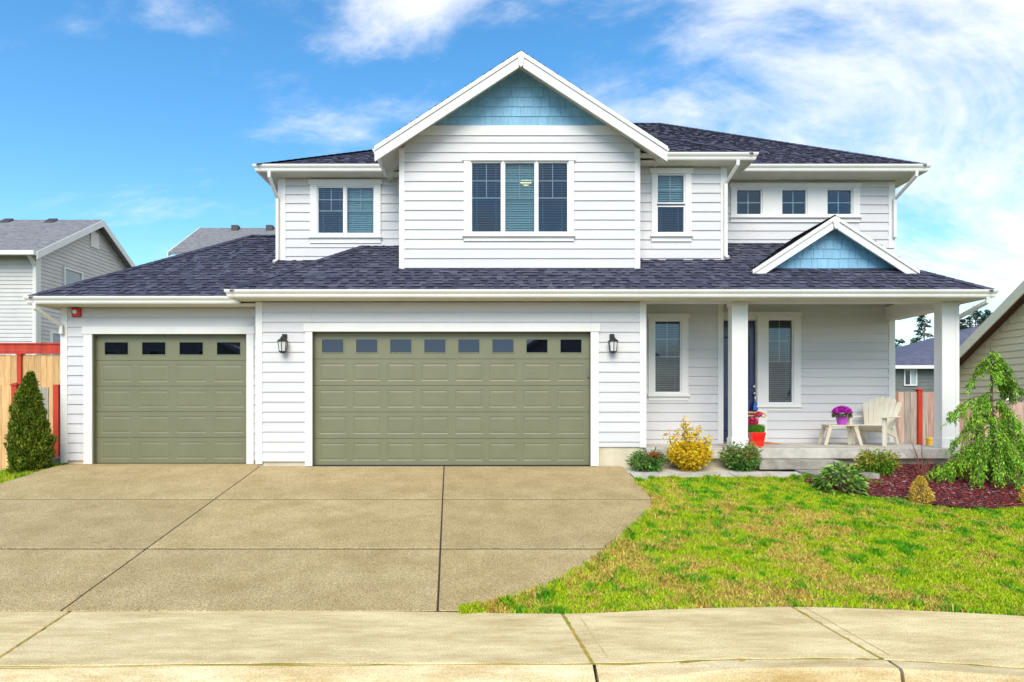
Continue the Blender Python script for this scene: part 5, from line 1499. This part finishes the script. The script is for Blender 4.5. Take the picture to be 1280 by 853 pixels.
C = tone(n, [(.08, .15, .012), (.14, .22, .018), (.25, .30, .025), (.035, .07, .01), (.36, .33, .03)], (.3, .3, .18, .14, .08), .2)
np_mesh('foliage', leaves(P, Dd, rng.uniform(.045, .085, n), rng.uniform(.016, .03, n), .1).reshape(-1, 3), 4, 'needle', r7, C)
MB().tube([(ab[0], ab[1], ab[2] - .1), (ab[0], ab[1], ab[2] + 1.5)], [.05, .012], 8).build('trunk', 'bark', r7)

# drooping evergreen (weeping cedar) on the right
cb = gpt(1241, 606)
r8 = plant_root('weeping_cedar', 'young drooping evergreen with hanging green sprays in the mulch bed', 'tree', cb)
sc = (D0 + cb[1]) / F
trunk = [(cb[0], cb[1], cb[2] - .08), (cb[0] - .01, cb[1], cb[2] + .5), (cb[0] + .0, cb[1] + .02, cb[2] + 1.1), (cb[0] - .02, cb[1], cb[2] + 1.7), (cb[0] - .03, cb[1], cb[2] + 2.08), (cb[0] - .05, cb[1] - .01, cb[2] + 2.22), (cb[0] - .07, cb[1] - .02, cb[2] + 2.27)]
MB().tube(trunk, [.034, .03, .024, .016, .010, .006, .004], 8).build('trunk', 'bark', r8, smooth=True)
def tr_at(z):
    zs = [p[2] - cb[2] for p in trunk]; i = max(0, min(len(zs) - 2, sum(1 for q in zs if q <= z) - 1)); f_ = (z - zs[i]) / (zs[i + 1] - zs[i])
    return np.array(trunk[i]) * (1 - f_) + np.array(trunk[i + 1]) * f_
# (height, azimuth (0 = right, 180 = left, 270 = towards us), length, droop)
br = [(2.00, 195, .20, .20), (1.98, 330, .22, .14), (1.90, 182, .34, .30), (1.88, 15, .34, .26), (1.66, 352, .46, .18), (1.86, 260, .2, .24), (1.62, 20, .40, .18),
      (1.42, 200, .30, .18), (1.30, 180, .66, .18), (1.30, 290, .35, .3), (1.26, 200, .5, .26), (1.2, 340, .40, .36), (1.12, 80, .4, .3), (1.05, 250, .42, .40), (1.00, 310, .46, .36), (.98, 178, .58, .34),
      (.92, 10, .56, .40), (.86, 210, .5, .42), (.80, 270, .5, .42), (.76, 330, .6, .42), (.7, 150, .5, .36), (.68, 30, .62, .44), (.60, 190, .76, .30), (.62, 240, .6, .42), (.56, 300, .62, .42),
      (.50, 180, .92, .28), (.5, 350, .70, .42), (.46, 215, .72, .34), (.44, 265, .6, .36), (.4, 325, .66, .34), (.38, 60, .6, .3), (.36, 130, .6, .3), (2.08, 280, .14, .16)]
Ps, Ds, Bm = [], [], MB()
for (zb, az, ln, dr_) in br:
    a = R(az); o = tr_at(zb); dirv = np.array([math.cos(a), math.sin(a), 0])
    pts = []
    for s in np.linspace(0, 1, 7):
        rise = .16 * math.sin(math.pi * min(1, s * 1.3)) * ln * 1.1
        pts.append(o + dirv * ln * s + np.array([0, 0, rise - dr_ * s ** 2.2]))
    Bm.tube([tuple(p) for p in pts], list(np.linspace(.010, .003, 7)), 5, cap=False)
    ns = int(14 + ln * 32)
    for k in range(ns):
        s = random.uniform(.10, 1.0) ** .8; i = min(5, int(s * 6)); f_ = s * 6 - i
        p = pts[i] * (1 - f_) + pts[i + 1] * f_
        hang = random.uniform(.09, .27) * (.6 + .6 * (1 - zb / 2.3)); side = np.array([-dirv[1], dirv[0], 0]) * random.uniform(-.08, .08) * (.5 + ln)
        p = p + side; nl = int(8 + hang * 85)
        sway = rng.normal(size=3) * .25
        for q in range(nl):
            w_ = q / nl
            Ps.append(p + np.array([sway[0] * w_ * hang, sway[1] * w_ * hang, -hang * w_]) + dirv * .04 * w_ + rng.normal(size=3) * .010)
            Ds.append(np.array([0, 0, -1.0]) + rng.normal(size=3) * .55 + dirv * .35)
Bm.build('branch', 'bark', r8)
Ps, Ds = np.array(Ps), np.array(Ds); n = len(Ps)
hue = vnoise(Ps[:, 0] * 7 + Ps[:, 2] * 3, Ps[:, 1] * 7 + Ps[:, 2] * 5, 1.0, 5)[:, None]
C = tone(n, [(.15, .36, .02), (.24, .47, .03), (.40, .58, .05), (.06, .17, .015)], (.33, .32, .2, .15), .15) * (.65 + .8 * hue)
np_mesh('crown', leaves(Ps, Ds, rng.uniform(.035, .07, n), rng.uniform(.012, .021, n), .1).reshape(-1, 3), 4, 'needle', r8, np.clip(C, .01, .7))

# far conifers beyond the slate house
def conifer(px, d, pytop, h, label, seed, group='far conifers behind the slate house'):
    rr = random.Random(seed); Y = d - D0; x = UX(px, Y); zt = UZ(pytop, Y); zb = zt - h
    r = plant_root('conifer_tree', label, 'tree', (x, Y, zb), group)
    MB().tube([(x, Y, zb), (x + .05, Y, zb + h * .5), (x, Y, zt)], [h * .014, h * .009, .02], 7).build('trunk', 'bark', r)
    Ps, Ds = [], []
    nb = int(h * 7.5)
    for i in range(nb):
        t = (i + rr.random()) / nb
        if rr.random() < .12: continue
        ln = h * .17 * (1 - t) ** .75 * rr.uniform(.55, 1.15) + .12; a = rr.uniform(0, 6.283); z = zb + h * (.12 + .88 * t)
        for q in range(int(16 + ln * 16)):
            s = rr.random() ** .7
            Ps.append((x + math.cos(a) * ln * s + rr.gauss(0, .10), Y + math.sin(a) * ln * s + rr.gauss(0, .10), z - .22 * ln * s + .10 * s + rr.gauss(0, .09)))
            Ds.append((math.cos(a) + rr.gauss(0, .5), math.sin(a) + rr.gauss(0, .5), -.25 + rr.gauss(0, .3)))
    n = len(Ps)
    np_mesh('crown', leaves(np.array(Ps), np.array(Ds), rng.uniform(.22, .5, n), rng.uniform(.08, .16, n)).reshape(-1, 3), 4, 'needle', r, tone(n, [(.03, .075, .035), (.045, .10, .05), (.02, .045, .025), (.06, .12, .055)]))
CL = 'tall dark conifer standing behind the slate grey house'
for i, (px, d, pt, h) in enumerate(((1155, 62, 391, 15), (1123, 58, 425, 11), (1200, 66, 400, 13), (1209, 60, 398, 12), (1219, 64, 385, 14), (1226, 60, 391, 12), (1237, 62, 388, 13), (1250, 66, 396, 13), (1134, 64, 432, 9), (1193, 62, 407, 11))):
    conifer(px, d, pt, h, CL, 40 + i)

# ------------------------------------------------------------------ porch furniture and pots
FL = 0.325
# reclining slatted garden chair
def garden_chair(x, y, rot):
    c = thing('garden_chair', 'cream plastic slatted armchair with fanned back on the porch', 'chair', (0, 0, 0))
    # front = -Y
    for s in (-1, 1):
        MB().slab([(s * .30 - .025, -.36, 0.0), (s * .30 - .025, -.27, 0.0), (s * .30 - .025, -.26, .52), (s * .30 - .025, -.37, .52)], (.05, 0, 0)).build('leg', 'chair', c, bevel=.008)
        MB().slab([(s * .27 - .02, .34, 0.0), (s * .27 - .02, .44, 0.0), (s * .27 - .02, .26, .34), (s * .27 - .02, .12, .34)], (.04, 0, 0)).build('leg', 'chair', c, bevel=.008)
        MB().slab([(s * .27 - .018, -.33, .27), (s * .27 - .018, -.33, .36), (s * .27 - .018, .30, .22), (s * .27 - .018, .30, .14)], (.036, 0, 0)).build('side_rail', 'chair', c, bevel=.006)
        MB().slab([(s * .33 - .065, -.42, .52), (s * .33 + .065, -.42, .52), (s * .34 + .055, .10, .525), (s * .34 + .03, .30, .53), (s * .34 - .03, .30, .53), (s * .34 - .055, .10, .525)], (0, 0, .03)).build('armrest', 'chair', c, bevel=.01)
    for k in range(5):
        y0 = -.36 + k * .115; z0 = .375 - k * .026
        MB().slab([(-.27, y0, z0), (.27, y0, z0), (.27, y0 + .10, z0 - .022), (-.27, y0 + .10, z0 - .022)], (0, 0, .022)).build('seat_slat', 'chair', c, bevel=.006)
    for k in range(7):
        u0 = (k - 3); bx = u0 * .066; tx = u0 * .098; top = .94 - .012 * u0 * u0
        def bp(x_, z_): return (x_, .20 + (z_ - .26) * .36, z_)
        hw0, hw1 = .0325, .048
        poly = [bp(bx - hw0, .24), bp(bx + hw0, .24), bp(tx + hw1, top - .05), bp(tx + hw1 * .6, top - .012), bp(tx, top), bp(tx - hw1 * .6, top - .012), bp(tx - hw1, top - .05)]
        MB().slab(poly, (0, .022, -.008)).build('back_slat', 'chair', c, bevel=.005)
    for zz_, w_ in ((.42, .27), (.68, .33)): MB().box(-w_, w_, .20 + (zz_ - .26) * .36 + .024, .20 + (zz_ - .26) * .36 + .05, zz_ - .03, zz_ + .03).build('back_brace', 'chair', c, bevel=.005)
    c.location = (x, y, FL + .002); c.rotation_euler = (0, 0, R(rot))
    return c
garden_chair(UX(1092, .85), .85, -52)
# side table
def side_table(x, y):
    c = thing('side_table', 'small tan plastic side table with splayed legs beside the porch chair', 'table', (0, 0, 0))
    for k in range(4): MB().box(-.26, .26, -.22 + k * .112, -.22 + k * .112 + .104, .365, .388).build('top_slat', 'table', c, bevel=.006)
    for s in (-1, 1):
        MB().box(s * .235 - .02, s * .235 + .02, -.215, .215, .325, .363).build('apron', 'table', c, bevel=.005)
        for q in (-1, 1):
            MB().hexa([(s * .31 - .028, q * .20 - .022, 0), (s * .31 + .028, q * .20 - .022, 0), (s * .31 + .028, q * .20 + .022, 0), (s * .31 - .028, q * .20 + .022, 0)],
                      [(s * .215 - .036, q * .185 - .022, .364), (s * .215 + .036, q * .185 - .022, .364), (s * .215 + .036, q * .185 + .022, .364), (s * .215 - .036, q * .185 + .022, .364)]).build('leg', 'table', c, bevel=.005)
    c.location = (x, y, FL + .002); c.rotation_euler = (0, 0, R(-12)); return c
tx_, ty_ = UX(1049.5, .85), .85
side_table(tx_, ty_)
# magenta chrysanthemums in a purple pot
fx, fy, fz = UX(1052.5, .80), .80, FL + .392
r9 = thing('flower_pot', 'purple pot of magenta flowers on the small side table', 'flower pot', (fx, fy, fz))
MB().lathe([(.075, 0), (.105, .13), (.112, .135), (.112, .16), (.10, .16), (.098, .14)], 18, (fx, fy, fz)).build('pot', 'magpot', r9, smooth=False)
n = 420; u_ = rng.normal(size=(n, 3)); u_[:, 2] = np.abs(u_[:, 2]) * .6; u_ = nrm(u_)
np_mesh('foliage', leaves(np.array([fx, fy, fz + .17]) + u_ * np.array([.13, .13, .09]), u_ + rng.normal(size=(n, 3)) * .4 - np.array([0, 0, .3]), .055, .026).reshape(-1, 3), 4, 'leaf', r9, tone(n, [(.05, .11, .02), (.09, .18, .03), (.2, .22, .05)]))
n = 1500; u_ = rng.normal(size=(n, 3)); u_[:, 2] = np.abs(u_[:, 2]); u_ = nrm(u_)
np_mesh('blossoms', leaves(np.array([fx, fy, fz + .225]) + u_ * np.array([.165, .165, .125]) * rng.uniform(.85, 1, (n, 1)), u_ * .4 + rng.normal(size=(n, 3)), .03, .016, 0).reshape(-1, 3), 4, 'petal', r9, tone(n, [(.55, .012, .48), (.66, .03, .58), (.40, .006, .36), (.72, .10, .66)]))
# red pot with grass and pink flowers
qx, qy = UX(945, .42), .42
ra = thing('red_planter', 'bright red square planter with green grass and pink flowers by the front door', 'planter', (qx, qy, FL))
s2 = math.sqrt(2)
MB().lathe([(.098 * s2, 0), (.122 * s2, .215), (.128 * s2, .22), (.128 * s2, .265), (.115 * s2, .265), (.112 * s2, .235)], 4, (qx, qy, FL)).build('pot', 'redpot', ra, bevel=.012)
n = 2600; P = np.stack([qx + rng.uniform(-.108, .108, n), qy + rng.uniform(-.108, .108, n), np.full(n, FL + .23)], 1); Dd = np.stack([rng.normal(size=n) * .16, rng.normal(size=n) * .16, np.ones(n)], 1)
np_mesh('grass', leaves(P, Dd, rng.uniform(.11, .20, n), .007, 0).reshape(-1, 3), 4, 'grass', ra, tone(n, [(.09, .30, .02), (.16, .40, .03), (.06, .2, .02)]))
for (dx, dz, nn_, rw) in ((-.07, .46, 320, .066), (.035, .59, 200, .042)):
    u_ = nrm(rng.normal(size=(nn_, 3)))
    np_mesh('blossom', leaves(np.array([qx + dx, qy - .03, FL + dz]) + u_ * rw * np.array([1.1, 1, .65]), u_ + rng.normal(size=(nn_, 3)) * .6, .035, .02, 0).reshape(-1, 3), 4, 'petal', ra, tone(nn_, [(.70, .02, .12), (.80, .06, .22), (.6, .01, .08)]))
MB().tube([(qx + .02, qy - .01, FL + .24), (qx + .03, qy - .03, FL + .57)], .005, 5).tube([(qx - .05, qy, FL + .24), (qx - .068, qy - .02, FL + .44)], .005, 5).build('stem', 'twig', ra)
# wooden garden ornament: two bars and a loop handle standing in the pot
rc = thing('wooden_ornament', 'tan wooden ornament with a curved loop handle stuck in the red planter', 'ornament', (qx, qy + .07, FL + .35))
zz_ = UZ(518, qy + .07); xx_ = UX(936, qy + .07)
MB().tube([(xx_ - .12, qy + .07, zz_ + .035), (xx_ + .13, qy + .07, zz_ + .028)], .018, 8).build('bar', 'wood', rc, smooth=True)
MB().tube([(xx_ - .12, qy + .07, zz_ - .03), (xx_ + .12, qy + .07, zz_ - .032)], .02, 8).build('bar', 'wood', rc, smooth=True)
MB().tube([(xx_ + .10, qy + .07, zz_ + .03), (xx_ + .2, qy + .07, zz_ + .045), (xx_ + .29, qy + .07, zz_ + .01), (xx_ + .32, qy + .07, zz_ - .03), (xx_ + .29, qy + .07, zz_ - .055), (xx_ + .24, qy + .07, zz_ - .045)], [.014, .014, .012, .012, .012, .008], 8).build('loop', 'wood', rc, smooth=True)
MB().tube([(xx_ + .06, qy + .07, FL + .24), (xx_ + .06, qy + .07, zz_ - .02)], .008, 6).build('stake', 'wood', rc)
# blue tag on the door pull
rd = thing('door_tag', 'blue tassel tag hanging from the front door pull', 'tag', (hx_, YP2 - .03, UZ(513, YP2)))
MB().xz([(hx_ - .015, UZ(503, YP2)), (hx_ + .015, UZ(503, YP2)), (hx_ + .042, UZ(507, YP2)), (hx_ + .05, UZ(513, YP2)), (hx_ - .05, UZ(513, YP2)), (hx_ - .042, UZ(507, YP2))], YP2 - .045, YP2 - .02).build('tassel', 'bluetag', rd, bevel=.006)
MB().tube([(hx_, YP2 - .01, UZ(499, YP2)), (hx_, YP2 - .03, UZ(503, YP2))], .004, 5).build('cord', 'bluetag', rd)
# door mat
dm_ = box('door_mat', 'mat', None, 4.66, 5.62, 1.02, 1.55, FL + .002, FL + .02, bevel=.004)
tag(dm_, 'orange-brown door mat on the porch floor at the front door', 'door mat')
# yellow marker post by the fence
ypx, ypy = UX(1163, 3.0), 3.0
ry = thing('marker_post', 'short yellow marker post in front of the weathered fence', 'post', (ypx, ypy, -.45))
MB().lathe([(.085, 0), (.085, .75)], 14, (ypx, ypy, -.45)).build('sleeve', 'yellow', ry, smooth=False)
MB().lathe([(.09, .75), (.09, .79), (.075, .81), (.01, .82)], 14, (ypx, ypy, -.45)).build('cap', 'yellow', ry)
# steel garden pinwheel beside the evergreen
wx_, wy_, wz_ = UX(1262, -.9), -.9, UZ(497, -.9)
rw_ = thing('garden_pinwheel', 'small steel pinwheel on a thin stake behind the drooping evergreen', 'pinwheel', (wx_, wy_, SL * wy_))
MB().tube([(wx_, wy_ + .02, SL * wy_ - .05), (wx_, wy_ + .008, wz_)], .005, 6).build('stake', 'steel', rw_)
for k in range(10):
    a = k * math.pi / 5; ca, sa = math.cos(a), math.sin(a); cb_, sb_ = math.cos(a + .25), math.sin(a + .25)
    MB().slab([(wx_ + .012 * ca, wy_, wz_ + .012 * sa), (wx_ + .062 * cb_, wy_ - .012, wz_ + .062 * sb_), (wx_ + .075 * ca, wy_, wz_ + .075 * sa), (wx_ + .05 * math.cos(a - .15), wy_ + .006, wz_ + .05 * math.sin(a - .15))], (0, .002, 0)).build('vane', 'steel', rw_)
ysphere('hub', wx_, wy_ - .004, wz_, .014, 'steel', rw_)
# grey planter by the left fence
gx_, gy_ = UX(67.5, .52), .52
rg = thing('grey_planter', 'empty grey plastic planter between the evergreen cone and garage corner', 'planter', (gx_, gy_, -.13))
MB().lathe([(.085, -.02), (.105, .20), (.115, .205), (.115, .245), (.10, .245), (.095, .18)], 18, (gx_, gy_, -.13)).build('pot', 'greypot', rg)
MB().lathe([(.092, .02), (.09, .178)], 18, (gx_, gy_, -.13)).build('soil', 'mulchbed', rg)
